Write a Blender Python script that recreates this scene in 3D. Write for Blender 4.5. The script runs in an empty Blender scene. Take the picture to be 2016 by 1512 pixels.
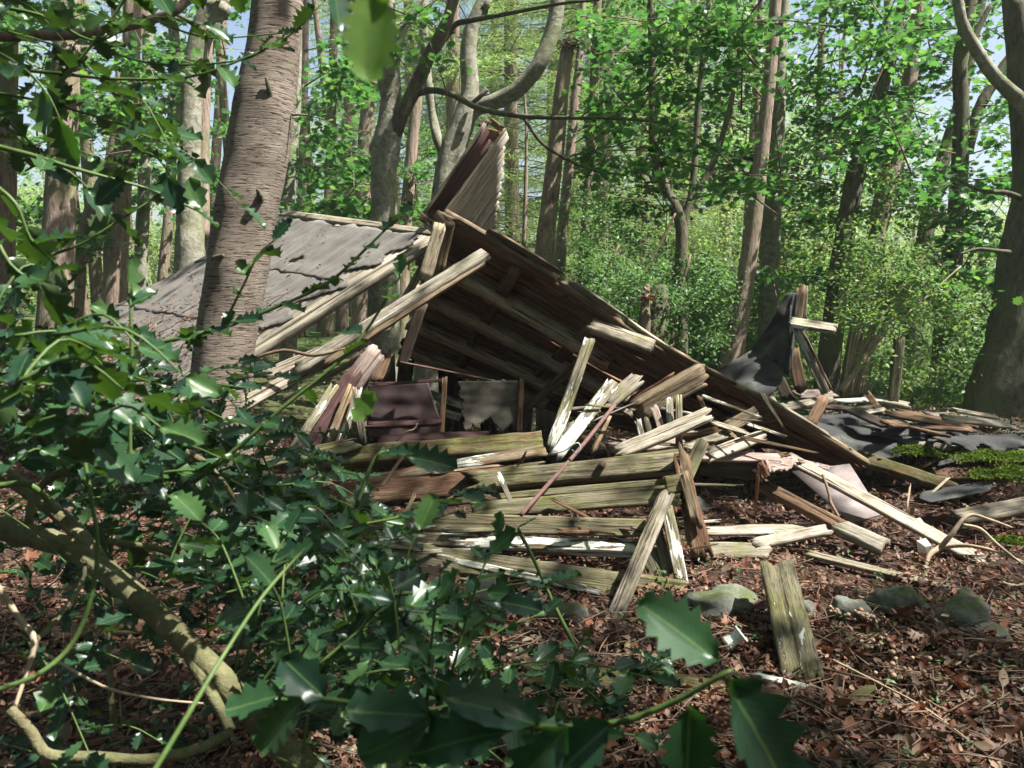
import bpy, math, random
import numpy as np
from mathutils import Vector, Matrix, noise as mnoise

# ------------------------------------------------------------------ camera, sky, sun, exposure
S = bpy.context.scene
FPX, CXP, CYP, HOR = 1523.0, 1008.0, 756.0, 600.0
PITCH = math.atan((CYP - HOR) / FPX)
CAMH = 1.6
cam_d = bpy.data.cameras.new('camera')
cam = bpy.data.objects.new('camera', cam_d)
S.collection.objects.link(cam)
cam.location = (0, 0, CAMH)
cam.rotation_euler = (math.pi / 2 - PITCH, 0, 0)
cam_d.sensor_width = 36
cam_d.lens = 36 * FPX / 2016
cam_d.clip_start = 0.05
cam_d.clip_end = 2000
cam_d.dof.use_dof = True
cam_d.dof.focus_distance = 6.5
cam_d.dof.aperture_fstop = 7.0
S.camera = cam

SUN_TO = Vector((0.50, -0.10, 0.86)).normalized()
w = bpy.data.worlds.new('World'); S.world = w; w.use_nodes = True
wn = w.node_tree
sky = wn.nodes.new('ShaderNodeTexSky'); sky.sky_type = 'NISHITA'; sky.sun_disc = False
sky.sun_elevation = math.asin(SUN_TO.z)
sky.sun_rotation = math.atan2(SUN_TO.x, SUN_TO.y)
sky.air_density = 1.2; sky.dust_density = 3.0; sky.ozone_density = 1.0
bgn = wn.nodes['Background']; bgn.inputs[1].default_value = 0.06
wn.links.new(sky.outputs[0], bgn.inputs[0])
sl = bpy.data.lights.new('sun', 'SUN'); sl.energy = 5.0; sl.angle = math.radians(0.5); sl.color = (1, 0.965, 0.90)
so = bpy.data.objects.new('sun', sl); S.collection.objects.link(so)
so.rotation_euler = SUN_TO.to_track_quat('Z', 'Y').to_euler(); so.location = (20, -4, 40)
S.view_settings.view_transform = 'Standard'; S.view_settings.look = 'None'
S.view_settings.exposure = 1.75; S.view_settings.gamma = 1.0
S.cycles.use_denoising = True
S.cycles.max_bounces = 8; S.cycles.diffuse_bounces = 4; S.cycles.transmission_bounces = 4
S.cycles.sample_clamp_indirect = 6

# ------------------------------------------------------------------ helpers
rng = np.random.default_rng(11)
random.seed(5)
COL = S.collection
CAM = Vector((0, 0, CAMH))
FW = Vector((0, math.cos(PITCH), -math.sin(PITCH))); UPV = Vector((0, math.sin(PITCH), math.cos(PITCH))); RT = Vector((1, 0, 0))
def W(px, py, D):
    return CAM + D * (FW + RT * ((px - CXP) / FPX) + UPV * (-(py - CYP) / FPX))
def px2m(p, D): return p * D / FPX
def smooth(t): t = min(1, max(0, t)); return t * t * (3 - 2 * t)
def gh(x, y):
    z = 1.25 * smooth((y - 8) / 14.0) + 0.05 * math.sin(x * .9 + 1) * math.sin(y * .7) + .02 * math.sin(x * 3.1 + y * 2.3)
    return z - 0.02
def ghv(x, y):
    t = np.clip((y - 8) / 14.0, 0, 1)
    return 1.25 * t * t * (3 - 2 * t) + .05 * np.sin(x * .9 + 1) * np.sin(y * .7) + .02 * np.sin(x * 3.1 + y * 2.3) - .02
def G(px, py, lift=0.0):
    d = FW + RT * ((px - CXP) / FPX) + UPV * (-(py - CYP) / FPX)
    s = 1.0
    for k in range(4000):
        p = CAM + d * s
        if p.z <= gh(p.x, p.y) + lift: break
        s += 0.01
    return CAM + d * s
def GD(px, py, lift=0.0): return (G(px, py, lift) - CAM).dot(FW)

def tag(o, label=None, cat=None, group=None, kind=None):
    if label: o['label'] = label
    if cat: o['category'] = cat
    if group: o['group'] = group
    if kind: o['kind'] = kind
    elif cat: o['kind'] = 'thing'
    return o
def empty(name, loc, label, cat, group=None):
    e = bpy.data.objects.new(name, None); COL.objects.link(e); e.location = loc; e.empty_display_size = .1
    return tag(e, label, cat, group)
PINV = {}
def setparent(o, p):
    o.parent = p
    o.matrix_parent_inverse = PINV[p.name] if p.name in PINV else Matrix.Translation(-Vector(p.location))
def mesh_np(name, v, f, mat=None, smooth_=False, uv=None):
    v = np.asarray(v, dtype=np.float32); f = np.asarray(f, dtype=np.int32)
    me = bpy.data.meshes.new(name)
    n, k = f.shape
    me.vertices.add(len(v)); me.vertices.foreach_set('co', v.ravel())
    me.loops.add(n * k); me.loops.foreach_set('vertex_index', f.ravel())
    me.polygons.add(n); me.polygons.foreach_set('loop_start', np.arange(0, n * k, k, dtype=np.int32))
    if smooth_: me.polygons.foreach_set('use_smooth', np.ones(n, dtype=bool))
    if uv is not None:
        ul = me.uv_layers.new(name='UVMap'); ul.data.foreach_set('uv', np.asarray(uv, dtype=np.float32)[f.ravel()].ravel())
    me.update(calc_edges=True); me.validate()
    if mat: me.materials.append(mat)
    return me
def link(name, me, par=None, M=None):
    o = bpy.data.objects.new(name, me); COL.objects.link(o)
    if par is not None: setparent(o, par)
    if M is not None: o.matrix_basis = M
    PM = (M or Matrix.Identity(4))
    PINV[o.name] = PM.inverted()
    return o
def frame(x, z, loc):
    x = Vector(x).normalized(); z = Vector(z); z = z - x * z.dot(x)
    if z.length < 1e-5: z = x.orthogonal()
    z.normalize(); y = z.cross(x)
    return Matrix(((x.x, y.x, z.x, loc[0]), (x.y, y.y, z.y, loc[1]), (x.z, y.z, z.z, loc[2]), (0, 0, 0, 1)))
def local_obj(name, wv, f, xdir, zdir, mat, par=None, smooth_=False):
    wv = np.asarray(wv, dtype=float); c = wv.mean(0)
    M = frame(xdir, zdir, c); Mi = np.array(M.inverted())
    lv = wv @ Mi[:3, :3].T + Mi[:3, 3]
    return link(name, mesh_np(name, lv, f, mat, smooth_), par, M)

# ------------------------------------------------------------------ materials
def newmat(name):
    m = bpy.data.materials.new(name); m.use_nodes = True
    nt = m.node_tree; b = nt.nodes['Principled BSDF']
    return m, nt, b
def N(nt, t, **kw):
    n = nt.nodes.new(t)
    for k, v in kw.items(): setattr(n, k, v)
    return n
def noise_(nt, vec, scale, detail=4, rough=.6, dist=0.0):
    n = N(nt, 'ShaderNodeTexNoise'); n.inputs['Scale'].default_value = scale; n.inputs['Detail'].default_value = detail
    n.inputs['Roughness'].default_value = rough; n.inputs['Distortion'].default_value = dist
    nt.links.new(vec, n.inputs['Vector']); return n.outputs['Fac']
def ramp(nt, fac, stops):
    r = N(nt, 'ShaderNodeValToRGB'); e = r.color_ramp.elements
    while len(e) < len(stops): e.new(.5)
    for i, (p, c) in enumerate(stops):
        e[i].position = p; e[i].color = (c[0], c[1], c[2], 1) if len(c) == 3 else c
    nt.links.new(fac, r.inputs[0]); return r.outputs[0]
def gray(nt, fac, a, b, lo=0, hi=1):
    m = N(nt, 'ShaderNodeMapRange'); m.inputs[1].default_value = a; m.inputs[2].default_value = b
    m.inputs[3].default_value = lo; m.inputs[4].default_value = hi; nt.links.new(fac, m.inputs[0]); return m.outputs[0]
def mix(nt, fac, a, b, mode='MIX'):
    m = N(nt, 'ShaderNodeMix', data_type='RGBA', blend_type=mode)
    for sock, val in ((m.inputs[0], fac), (m.inputs[6], a), (m.inputs[7], b)):
        if hasattr(val, 'is_linked') or isinstance(val, bpy.types.NodeSocket): nt.links.new(val, sock)
        elif isinstance(val, (tuple, list)): sock.default_value = (*val[:3], 1)
        else: sock.default_value = val
    return m.outputs[2]
def coords(nt, scale=(1, 1, 1), rand=True):
    tc = N(nt, 'ShaderNodeTexCoord'); v = tc.outputs['Object']
    if rand:
        oi = N(nt, 'ShaderNodeObjectInfo'); ml = N(nt, 'ShaderNodeMath', operation='MULTIPLY'); ml.inputs[1].default_value = 71.0
        nt.links.new(oi.outputs['Random'], ml.inputs[0])
        ad = N(nt, 'ShaderNodeVectorMath', operation='ADD'); nt.links.new(v, ad.inputs[0]); nt.links.new(ml.outputs[0], ad.inputs[1]); v = ad.outputs[0]
    def sc(s):
        mp = N(nt, 'ShaderNodeMapping'); mp.inputs['Scale'].default_value = s; nt.links.new(v, mp.inputs[0]); return mp.outputs[0]
    return v, sc
def bump(nt, b, h, strength=.5, dist=.01):
    n = N(nt, 'ShaderNodeBump'); n.inputs['Strength'].default_value = strength; n.inputs['Distance'].default_value = dist
    nt.links.new(h, n.inputs['Height']); nt.links.new(n.outputs[0], b.inputs['Normal'])

def wood(name, c1, c2, dark=(.05, .035, .025), algae=0.0, paint=0.0, rot=0.0, nails=False, rough=.85):
    m, nt, b = newmat(name)
    v, sc = coords(nt)
    n1 = noise_(nt, sc((.9, 9, 9)), 2.0, 6, .65, .3)
    c = ramp(nt, n1, [(.25, tuple(x * .6 for x in c1)), (.45, c1), (.68, c2)])
    st = noise_(nt, sc((2.2, 70, 70)), 2.0, 4, .7)
    c = mix(nt, 1.0, c, ramp(nt, st, [(.32, (.30, .27, .25)), (.5, (.9, .9, .9)), (.7, (1.3, 1.27, 1.22))]), 'MULTIPLY')
    dn = noise_(nt, v, 7.0, 5, .7)
    c = mix(nt, gray(nt, dn, .52, .66, 0, .55), c, mix(nt, 1.0, c, (.42, .38, .33), 'MULTIPLY'))
    cr = noise_(nt, sc((.7, 26, 26)), 2.2, 3, .5, .15)
    crf = gray(nt, cr, .41, .37)
    c = mix(nt, crf, c, dark)
    if rot > 0:
        r1 = noise_(nt, sc((1.6, 7, 7)), 1.6, 6, .7, .6)
        c = mix(nt, gray(nt, r1, .62 - rot * .25, .70 - rot * .22), c, ramp(nt, st, [(.3, (.035, .018, .012)), (.55, (.11, .056, .033)), (.75, (.22, .13, .08))]))
    if algae > 0:
        a1 = noise_(nt, v, 4.0, 5, .65)
        c = mix(nt, gray(nt, a1, .66 - algae * .3, .86 - algae * .3, 0, .85), c, mix(nt, 1.0, c, (.62, .72, .28), 'MULTIPLY'))
        a2 = noise_(nt, v, 23.0, 4, .7)
        c = mix(nt, gray(nt, a2, .72 - algae * .16, .80 - algae * .16, 0, .5), c, (.11, .15, .03))
    h = st
    if paint > 0:
        p1 = noise_(nt, sc((3.0, 17, 17)), 1.6, 7, .62, .4)
        p2 = noise_(nt, sc((1.0, 2.2, 2.2)), 1.3, 2, .5)
        ad = N(nt, 'ShaderNodeMath', operation='ADD'); nt.links.new(p1, ad.inputs[0]); nt.links.new(p2, ad.inputs[1])
        t = 1.28 - paint * .45
        pf = gray(nt, ad.outputs[0], t, t + .025)
        wc = mix(nt, noise_(nt, v, 30, 3), (.34, .36, .32), (.66, .67, .62))
        c = mix(nt, pf, c, wc)
        ad2 = N(nt, 'ShaderNodeMath', operation='ADD'); nt.links.new(pf, ad2.inputs[0]); nt.links.new(st, ad2.inputs[1]); h = ad2.outputs[0]
    oi = N(nt, 'ShaderNodeObjectInfo')
    tint = ramp(nt, oi.outputs['Random'], [(0, (.78, .78, .76)), (.5, (1, .98, .95)), (1, (1.18, 1.15, 1.1))])
    c = mix(nt, 1.0, c, tint, 'MULTIPLY')
    nt.links.new(c, b.inputs['Base Color']); b.inputs['Roughness'].default_value = rough
    b.inputs['Specular IOR Level'].default_value = .25
    bump(nt, b, h, 1.0, .008)
    return m
M = {}
M['grey'] = wood('weathered_wood', (.20, .175, .135), (.33, .30, .25), algae=.4)
M['bleach'] = wood('bleached_wood', (.29, .26, .21), (.44, .41, .35), algae=.25)
M['olive'] = wood('algae_wood', (.12, .11, .07), (.205, .19, .13), algae=.7)
M['oliveplain'] = wood('damp_board', (.15, .135, .085), (.22, .20, .13), algae=.45)
M['paint'] = wood('peeling_paint_wood', (.20, .18, .135), (.31, .28, .22), algae=.55, paint=.5)
M['paintlow'] = wood('flaked_paint_wood', (.14, .125, .08), (.23, .205, .14), algae=.75, paint=.33)
M['paintrot'] = wood('rotting_painted_wood', (.15, .125, .085), (.24, .21, .15), algae=.5, paint=.36, rot=.55)
M['rot'] = wood('rotten_wood', (.15, .105, .065), (.25, .19, .125), algae=.35, rot=.85)
M['rotgreen'] = wood('mossy_rotten_wood', (.11, .095, .05), (.19, .165, .095), algae=.85, rot=.4)
M['tan'] = wood('dry_tan_wood', (.19, .14, .09), (.30, .24, .165), dark=(.05, .028, .016), algae=.3)
M['brown'] = wood('old_brown_wood', (.13, .08, .047), (.21, .135, .08), dark=(.02, .011, .008))
M['under'] = wood('roof_lining_wood', (.15, .092, .053), (.25, .165, .10), dark=(.03, .016, .009))
M['rafter'] = wood('rafter_wood', (.36, .305, .21), (.50, .44, .335), algae=.3, dark=(.04, .025, .015))
M['clad'] = wood('pale_cladding_wood', (.42, .37, .32), (.58, .54, .49), dark=(.16, .11, .08))
M['maroon'] = wood('maroon_stained_wood', (.07, .035, .035), (.115, .06, .06), dark=(.02, .01, .01))
M['orange'] = wood('split_orange_wood', (.16, .075, .04), (.25, .135, .078), dark=(.05, .02, .012))
M['dark'] = wood('dark_wood', (.045, .033, .025), (.085, .065, .045))  # very dark brown wood

def felt_mat(name, c1, c2, moss=0.0, rough=.88, boards=False):
    m, nt, b = newmat(name); v, sc = coords(nt, rand=False)
    n1 = noise_(nt, v, 3.0, 6, .65); n2 = noise_(nt, v, 90, 3, .6)
    c = ramp(nt, n1, [(.3, c1), (.7, c2)])
    c = mix(nt, .6, c, ramp(nt, n2, [(.3, (.55, .55, .55)), (.7, (1.3, 1.3, 1.3))]), 'MULTIPLY')
    if boards:
        s = noise_(nt, sc((1.0, 9, 9)), 1.3, 5, .6, .4)
        c = mix(nt, gray(nt, s, .46, .70, 0, .6), c, (.22, .20, .175))
    if moss:
        a = noise_(nt, v, 2.4, 6, .7)
        c = mix(nt, gray(nt, a, .62 - moss * .25, .74 - moss * .2, 0, .9), c, mix(nt, n2, (.07, .09, .055), (.13, .15, .10)))
    nt.links.new(c, b.inputs['Base Color']); b.inputs['Roughness'].default_value = rough
    b.inputs['Specular IOR Level'].default_value = .15
    bump(nt, b, n2, .5, .004); return m
M['felt'] = felt_mat('roofing_felt', (.028, .028, .029), (.06, .06, .058), moss=.25)
M['feltgrey'] = felt_mat('worn_grey_felt', (.088, .08, .074), (.175, .162, .15), boards=True)
M['feltmoss'] = felt_mat('algae_felt', (.06, .065, .06), (.12, .125, .11), moss=1.0)
def simple(name, c1, c2, scale=12, rough=.7, spec=.3, bumpd=.004, detail=5, metal=0):
    m, nt, b = newmat(name); v, sc = coords(nt)
    n1 = noise_(nt, v, scale, detail, .65)
    nt.links.new(ramp(nt, n1, [(.3, c1), (.7, c2)]), b.inputs['Base Color'])
    b.inputs['Roughness'].default_value = rough; b.inputs['Specular IOR Level'].default_value = spec; b.inputs['Metallic'].default_value = metal
    bump(nt, b, n1, .6, bumpd); return m
M['hardboard'] = simple('mouldy_hardboard', (.05, .042, .034), (.125, .108, .086), 9)
M['pinksheet'] = simple('pinkish_sheet', (.13, .105, .10), (.215, .18, .172), 9, .6)
M['pinktorn'] = wood('pale_pink_board', (.27, .20, .18), (.43, .36, .33))
M['curtain'] = simple('maroon_panel', (.03, .019, .020), (.065, .043, .043), 6, .6, .25)
M['rust'] = simple('rusty_iron', (.10, .05, .045), (.17, .09, .08), 30, .8)
M['wire'] = simple('grey_wire', (.25, .27, .28), (.4, .42, .43), 30, .5)
M['plastic'] = simple('dirty_white_plastic', (.55, .57, .5), (.78, .8, .74), 14, .5)
M['mushroom'] = simple('pale_mushroom', (.26, .17, .11), (.42, .31, .22), 20)
M['bone'] = simple('bleached_twig', (.20, .15, .10), (.34, .275, .19), 20)

def stone_mat():
    m, nt, b = newmat('mossy_stone'); v, sc = coords(nt)
    n1 = noise_(nt, v, 9, 7, .7); n2 = noise_(nt, v, 60, 4, .7); n3 = noise_(nt, v, 5, 5, .65)
    c = ramp(nt, n1, [(.3, (.05, .06, .055)), (.55, (.12, .125, .105)), (.75, (.21, .2, .17))])
    c = mix(nt, .5, c, ramp(nt, n2, [(.3, (.5, .5, .5)), (.7, (1.35, 1.35, 1.3))]), 'MULTIPLY')
    ge = N(nt, 'ShaderNodeNewGeometry'); sp = N(nt, 'ShaderNodeSeparateXYZ'); nt.links.new(ge.outputs['Normal'], sp.inputs[0])
    ml = N(nt, 'ShaderNodeMath', operation='MULTIPLY'); nt.links.new(gray(nt, sp.outputs[2], .45, .9), ml.inputs[0]); nt.links.new(gray(nt, n3, .44, .56), ml.inputs[1])
    c = mix(nt, ml.outputs[0], c, mix(nt, n2, (.035, .05, .012), (.085, .105, .028)))
    nt.links.new(c, b.inputs['Base Color']); b.inputs['Roughness'].default_value = .9
    bump(nt, b, n2, .6, .008); return m
M['stone'] = stone_mat()
M['concrete'] = simple('old_concrete', (.20, .185, .16), (.36, .34, .3), 16, .9)

def leafmat(name, cols, trans=.35, rough=.5, gloss=.3, under=None, tcol=None, uv=False):
    """broad leaf: diffuse/gloss surface mixed with real translucency; colour varies leaf by leaf"""
    m, nt, b = newmat(name)
    ge = N(nt, 'ShaderNodeNewGeometry')
    if uv:
        oi = N(nt, 'ShaderNodeObjectInfo'); ad = N(nt, 'ShaderNodeMath', operation='ADD'); fr = N(nt, 'ShaderNodeMath', operation='FRACT')
        nt.links.new(oi.outputs['Random'], ad.inputs[0]); nt.links.new(ge.outputs['Random Per Island'], ad.inputs[1]); nt.links.new(ad.outputs[0], fr.inputs[0]); rnd = fr.outputs[0]
    else: rnd = ge.outputs['Random Per Island']
    k = len(cols)
    c = ramp(nt, rnd, [(i / (k - 1), col) for i, col in enumerate(cols)])
    if uv:
        uvn = N(nt, 'ShaderNodeUVMap'); sp = N(nt, 'ShaderNodeSeparateXYZ'); nt.links.new(uvn.outputs[0], sp.inputs[0])
        ab = N(nt, 'ShaderNodeMath', operation='ABSOLUTE'); nt.links.new(sp.outputs[1], ab.inputs[0])
        wv = N(nt, 'ShaderNodeTexWave'); wv.inputs['Scale'].default_value = 4.2; wv.inputs['Distortion'].default_value = 1.0
        cmb = N(nt, 'ShaderNodeCombineXYZ'); sb = N(nt, 'ShaderNodeMath', operation='SUBTRACT'); nt.links.new(sp.outputs[0], sb.inputs[0]); nt.links.new(ab.outputs[0], sb.inputs[1]); nt.links.new(sb.outputs[0], cmb.inputs[0]); nt.links.new(cmb.outputs[0], wv.inputs['Vector'])
        c = mix(nt, gray(nt, wv.outputs['Fac'], .90, 1.0, 0, .16), c, (.08, .15, .05))
        c = mix(nt, gray(nt, ab.outputs[0], .020, .008, 0, .65), c, (.085, .15, .05))
    if uv:
        tcx = N(nt, 'ShaderNodeTexCoord'); mo = noise_(nt, tcx.outputs['Object'], 5.0, 5, .7)
        c = mix(nt, gray(nt, mo, .42, .68, 0, .45), c, mix(nt, 1.0, c, (1.7, 1.45, 1.1), 'MULTIPLY'))
    if under: c = mix(nt, ge.outputs['Backfacing'], c, under)
    nt.links.new(c, b.inputs['Base Color']); b.inputs['Roughness'].default_value = rough; b.inputs['Specular IOR Level'].default_value = gloss
    tr = N(nt, 'ShaderNodeBsdfTranslucent')
    tc = mix(nt, 1.0, c, tcol or (1.4, 1.65, .85), 'MULTIPLY'); nt.links.new(tc, tr.inputs[0])
    ms = N(nt, 'ShaderNodeMixShader'); ms.inputs[0].default_value = trans
    nt.links.new(b.outputs[0], ms.inputs[1]); nt.links.new(tr.outputs[0], ms.inputs[2])
    nt.links.new(ms.outputs[0], nt.nodes['Material Output'].inputs[0])
    return m
M['holly'] = leafmat('holly_leaf', [(.008, .027, .017), (.012, .037, .020), (.016, .048, .023), (.023, .062, .026), (.042, .092, .026)], .2, .33, .36, under=(.038, .066, .024), tcol=(2.0, 2.6, .6), uv=True)
M['hollylit'] = leafmat('lit_holly_leaf', [(.07, .14, .03), (.10, .18, .036)], .4, .4, .3, under=(.09, .155, .038), tcol=(1.5, 1.8, .6), uv=True)  # backlight of the sunlit leaves put into a lighter holly colour
M['syc'] = leafmat('sycamore_leaf', [(.042, .11, .042), (.055, .135, .048), (.075, .165, .055), (.115, .20, .058)], .47, .45, .3)
M['shrub'] = leafmat('shrub_leaf', [(.075, .14, .065), (.10, .18, .08), (.14, .22, .09)], .45, .45, .35)
M['shrubyel'] = leafmat('yellowing_shrub_leaf', [(.07, .145, .055), (.10, .18, .065), (.14, .205, .075), (.19, .20, .08)], .42, .5, .3)
M['larch'] = leafmat('larch_needles', [(.17, .24, .11), (.22, .29, .13), (.28, .34, .16)], .5, .6, .2)
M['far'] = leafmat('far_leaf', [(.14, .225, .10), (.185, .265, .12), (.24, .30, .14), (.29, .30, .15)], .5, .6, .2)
M['grass'] = leafmat('grass_blade', [(.05, .10, .02), (.08, .15, .03), (.11, .18, .04)], .35, .6, .2)
M['moss'] = leafmat('moss_tuft', [(.05, .085, .012), (.075, .115, .016), (.11, .15, .022)], .2, .8, .1)
M['litter'] = leafmat('dead_leaf', [(.026, .013, .009), (.075, .032, .020), (.14, .058, .034), (.21, .10, .060), (.095, .06, .043), (.27, .185, .125), (.05, .023, .016), (.18, .07, .038), (.15, .125, .10), (.11, .04, .024)], .12, .6, .25, tcol=(1.6, 1.2, .8))
M['needle'] = leafmat('fallen_needles', [(.14, .065, .035), (.22, .11, .06), (.09, .05, .035)], .05, .8, .1)

def bark(name, c1, c2, c3, kind='rough'):
    m, nt, b = newmat(name); v, sc = coords(nt)
    if kind == 'cherry':
        n1 = noise_(nt, sc((4.2, 4.2, 34)), 2.2, 4, .58, .25); n2 = noise_(nt, v, 3, 4); n3 = noise_(nt, sc((5, 5, 60)), 1.5, 4, .7, .3)
        c = ramp(nt, n2, [(.3, c1), (.7, c2)])
        c = mix(nt, gray(nt, n3, .35, .7, .0, .5), c, tuple(x * .55 for x in c1))
        c = mix(nt, gray(nt, n1, .58, .615), c, c3)
        ih = N(nt, 'ShaderNodeMath', operation='SUBTRACT'); nt.links.new(n3, ih.inputs[0]); nt.links.new(gray(nt, n1, .52, .58, 0, 1.2), ih.inputs[1]); h = ih.outputs[0]; bd = .012
    else:
        s = (7, 7, 1.6) if kind == 'rough' else (3, 3, 3)
        n1 = noise_(nt, sc(s), 3.2, 6, .7, .5); n2 = noise_(nt, v, 1.7, 5, .6); n3 = noise_(nt, v, 45, 3)
        c = ramp(nt, n1, [(.3, c3), (.48, c1), (.72, c2)])
        c = mix(nt, gray(nt, n2, .46, .64, 0, .55), c, (.13, .15, .06))
        c = mix(nt, .35, c, ramp(nt, n3, [(.3, (.5, .5, .5)), (.7, (1.4, 1.4, 1.4))]), 'MULTIPLY')
        h = n1; bd = .03
    nt.links.new(c, b.inputs['Base Color']); b.inputs['Roughness'].default_value = .9; b.inputs['Specular IOR Level'].default_value = .2
    bump(nt, b, h, .7, bd); return m
M['cherry'] = bark('cherry_bark', (.15, .118, .093), (.255, .212, .176), (.042, .026, .019), 'cherry')
M['pine'] = bark('pine_bark', (.23, .17, .135), (.36, .285, .235), (.08, .055, .045))
M['redpine'] = bark('reddish_bark', (.19, .135, .105), (.29, .22, .18), (.06, .04, .032))
M['beech'] = bark('smooth_grey_bark', (.20, .19, .145), (.34, .33, .27), (.09, .085, .06), 'smooth')
M['mossbark'] = bark('mossy_bark', (.085, .078, .052), (.15, .14, .095), (.035, .03, .022))
M['hbark'] = bark('holly_bark', (.115, .105, .055), (.20, .185, .11), (.06, .05, .028), 'smooth')
M['gstem'] = simple('green_stem', (.045, .08, .018), (.085, .135, .038), 20, .5)
M['twig'] = simple('brown_twig', (.09, .055, .035), (.18, .125, .085), 25)

def ground_mat():
    m, nt, b = newmat('woodland_floor'); v, sc = coords(nt, rand=False)
    n1 = noise_(nt, v, 14, 8, .75); n2 = noise_(nt, v, 60, 4, .7); n3 = noise_(nt, v, .35, 4)
    c = ramp(nt, n1, [(.3, (.014, .009, .007)), (.5, (.04, .022, .016)), (.62, (.08, .042, .028)), (.75, (.12, .075, .052))])
    sp = N(nt, 'ShaderNodeSeparateXYZ'); nt.links.new(v, sp.inputs[0])
    gfac = gray(nt, sp.outputs[1], 9.5, 13); ml = N(nt, 'ShaderNodeMath', operation='MULTIPLY'); nt.links.new(gfac, ml.inputs[0]); nt.links.new(gray(nt, n3, .35, .55, .3, 1), ml.inputs[1])
    c = mix(nt, ml.outputs[0], c, mix(nt, n1, (.04, .065, .016), (.10, .14, .04)))
    nt.links.new(c, b.inputs['Base Color']); b.inputs['Roughness'].default_value = .9; b.inputs['Specular IOR Level'].default_value = .2
    bump(nt, b, n1, .9, .03); return m
M['ground'] = ground_mat()

# ------------------------------------------------------------------ geometry makers
def plank_geo(a, b, wid, th, face, seg=None, splint=(.02, .02), wear=.10, bow=0.0, taper=1.0, groove=0.0, rs=None):
    """a weathered plank from a to b, wide face turned to `face`; ragged ends, worn edges"""
    r = np.random.default_rng(rs if rs is not None else int(rng.integers(1e9)))
    a = Vector(a); b = Vector(b); L = (b - a).length
    x = (b - a).normalized(); z = Vector(face); z = z - x * z.dot(x)
    if z.length < 1e-4: z = x.orthogonal()
    z.normalize(); y = z.cross(x)
    n = seg or max(6, min(26, int(L / .07)))
    K = 9
    ts = np.linspace(0, 1, n + 1)
    js = np.linspace(-.5, .5, K)
    ph = r.uniform(0, 9, 6)
    def rag(amp):
        base = np.interp(np.arange(K), np.linspace(0, K - 1, 4), r.uniform(-1, 1, 4))
        return amp * (.75 * base + .25 * r.uniform(-1, 1, K) - 1.3 * (r.uniform(0, 1, K) > .86))
    e0, e1 = rag(splint[0]), -rag(splint[1])
    V = []
    for i, t in enumerate(ts):
        wl = 1 + wear * (.5 * math.sin(t * L * 5 + ph[0]) + .5 * r.uniform(-1, 1))
        wr = 1 + wear * (.5 * math.sin(t * L * 6 + ph[1]) + .5 * r.uniform(-1, 1))
        tp = 1 + (taper - 1) * t
        for side in (1, -1):
            for k, j in enumerate(js):
                yy = j * wid * tp * (wl if j < 0 else wr)
                zz = side * th * .5 * (1 - .12 * (abs(j) > .45)) + r.uniform(-1, 1) * th * .05
                if groove and side == 1 and k in (3, 4): zz -= groove
                xx = t * L
                if i == 0: xx -= e0[k] + side * splint[0] * .15
                if i == n: xx -= e1[k] + side * splint[1] * .15
                zz += bow * math.sin(t * math.pi)
                p = a + x * xx + y * yy + z * zz
                V.append(p)
    F = []
    R = 2 * K
    idx = list(range(K)) + list(range(2 * K - 1, K - 1, -1))
    for i in range(n):
        for q in range(R):
            a0 = i * R + idx[q]; a1 = i * R + idx[(q + 1) % R]
            F.append((a0, a1, a1 + R, a0 + R))
    for q in range(K - 1):
        F.append((q, K + q, K + q + 1, q + 1)[::1])
        o = n * R
        F.append((o + q, o + q + 1, o + K + q + 1, o + K + q))
    F = [f[::-1] for f in F]
    return np.array([tuple(p) for p in V]), np.array(F), x, z
def facevec(mid, face):
    if isinstance(face, str):
        tc = (CAM - mid).normalized()
        return {'c': tc, 'u': Vector((0, 0, 1)), 'm': tc + Vector((0, 0, .8)), 'mu': tc + Vector((0, 0, 2)), 'r': Vector((1, -.6, .2)), 'l': Vector((-1, -.6, .2)), 'cu': tc * 1.5 + Vector((0, 0, .6)), 'cd': tc * 2 + Vector((0, 0, -.8))}[face]
    return Vector(face)
def plank(name, p0, p1, wpx, th, face, mat, label=None, cat='plank', par=None, group=None, **kw):
    """p0/p1: (px, py, depth) or world points; wpx: width in metres"""
    a = W(*p0) if not isinstance(p0, Vector) else p0
    b = W(*p1) if not isinstance(p1, Vector) else p1
    v, f, x, z = plank_geo(a, b, wpx, th, facevec((a + b) / 2, face), **kw)
    o = local_obj(name, v, f, x, z, M[mat] if isinstance(mat, str) else mat, par)
    if label: tag(o, label, cat, group)
    return o
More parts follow.
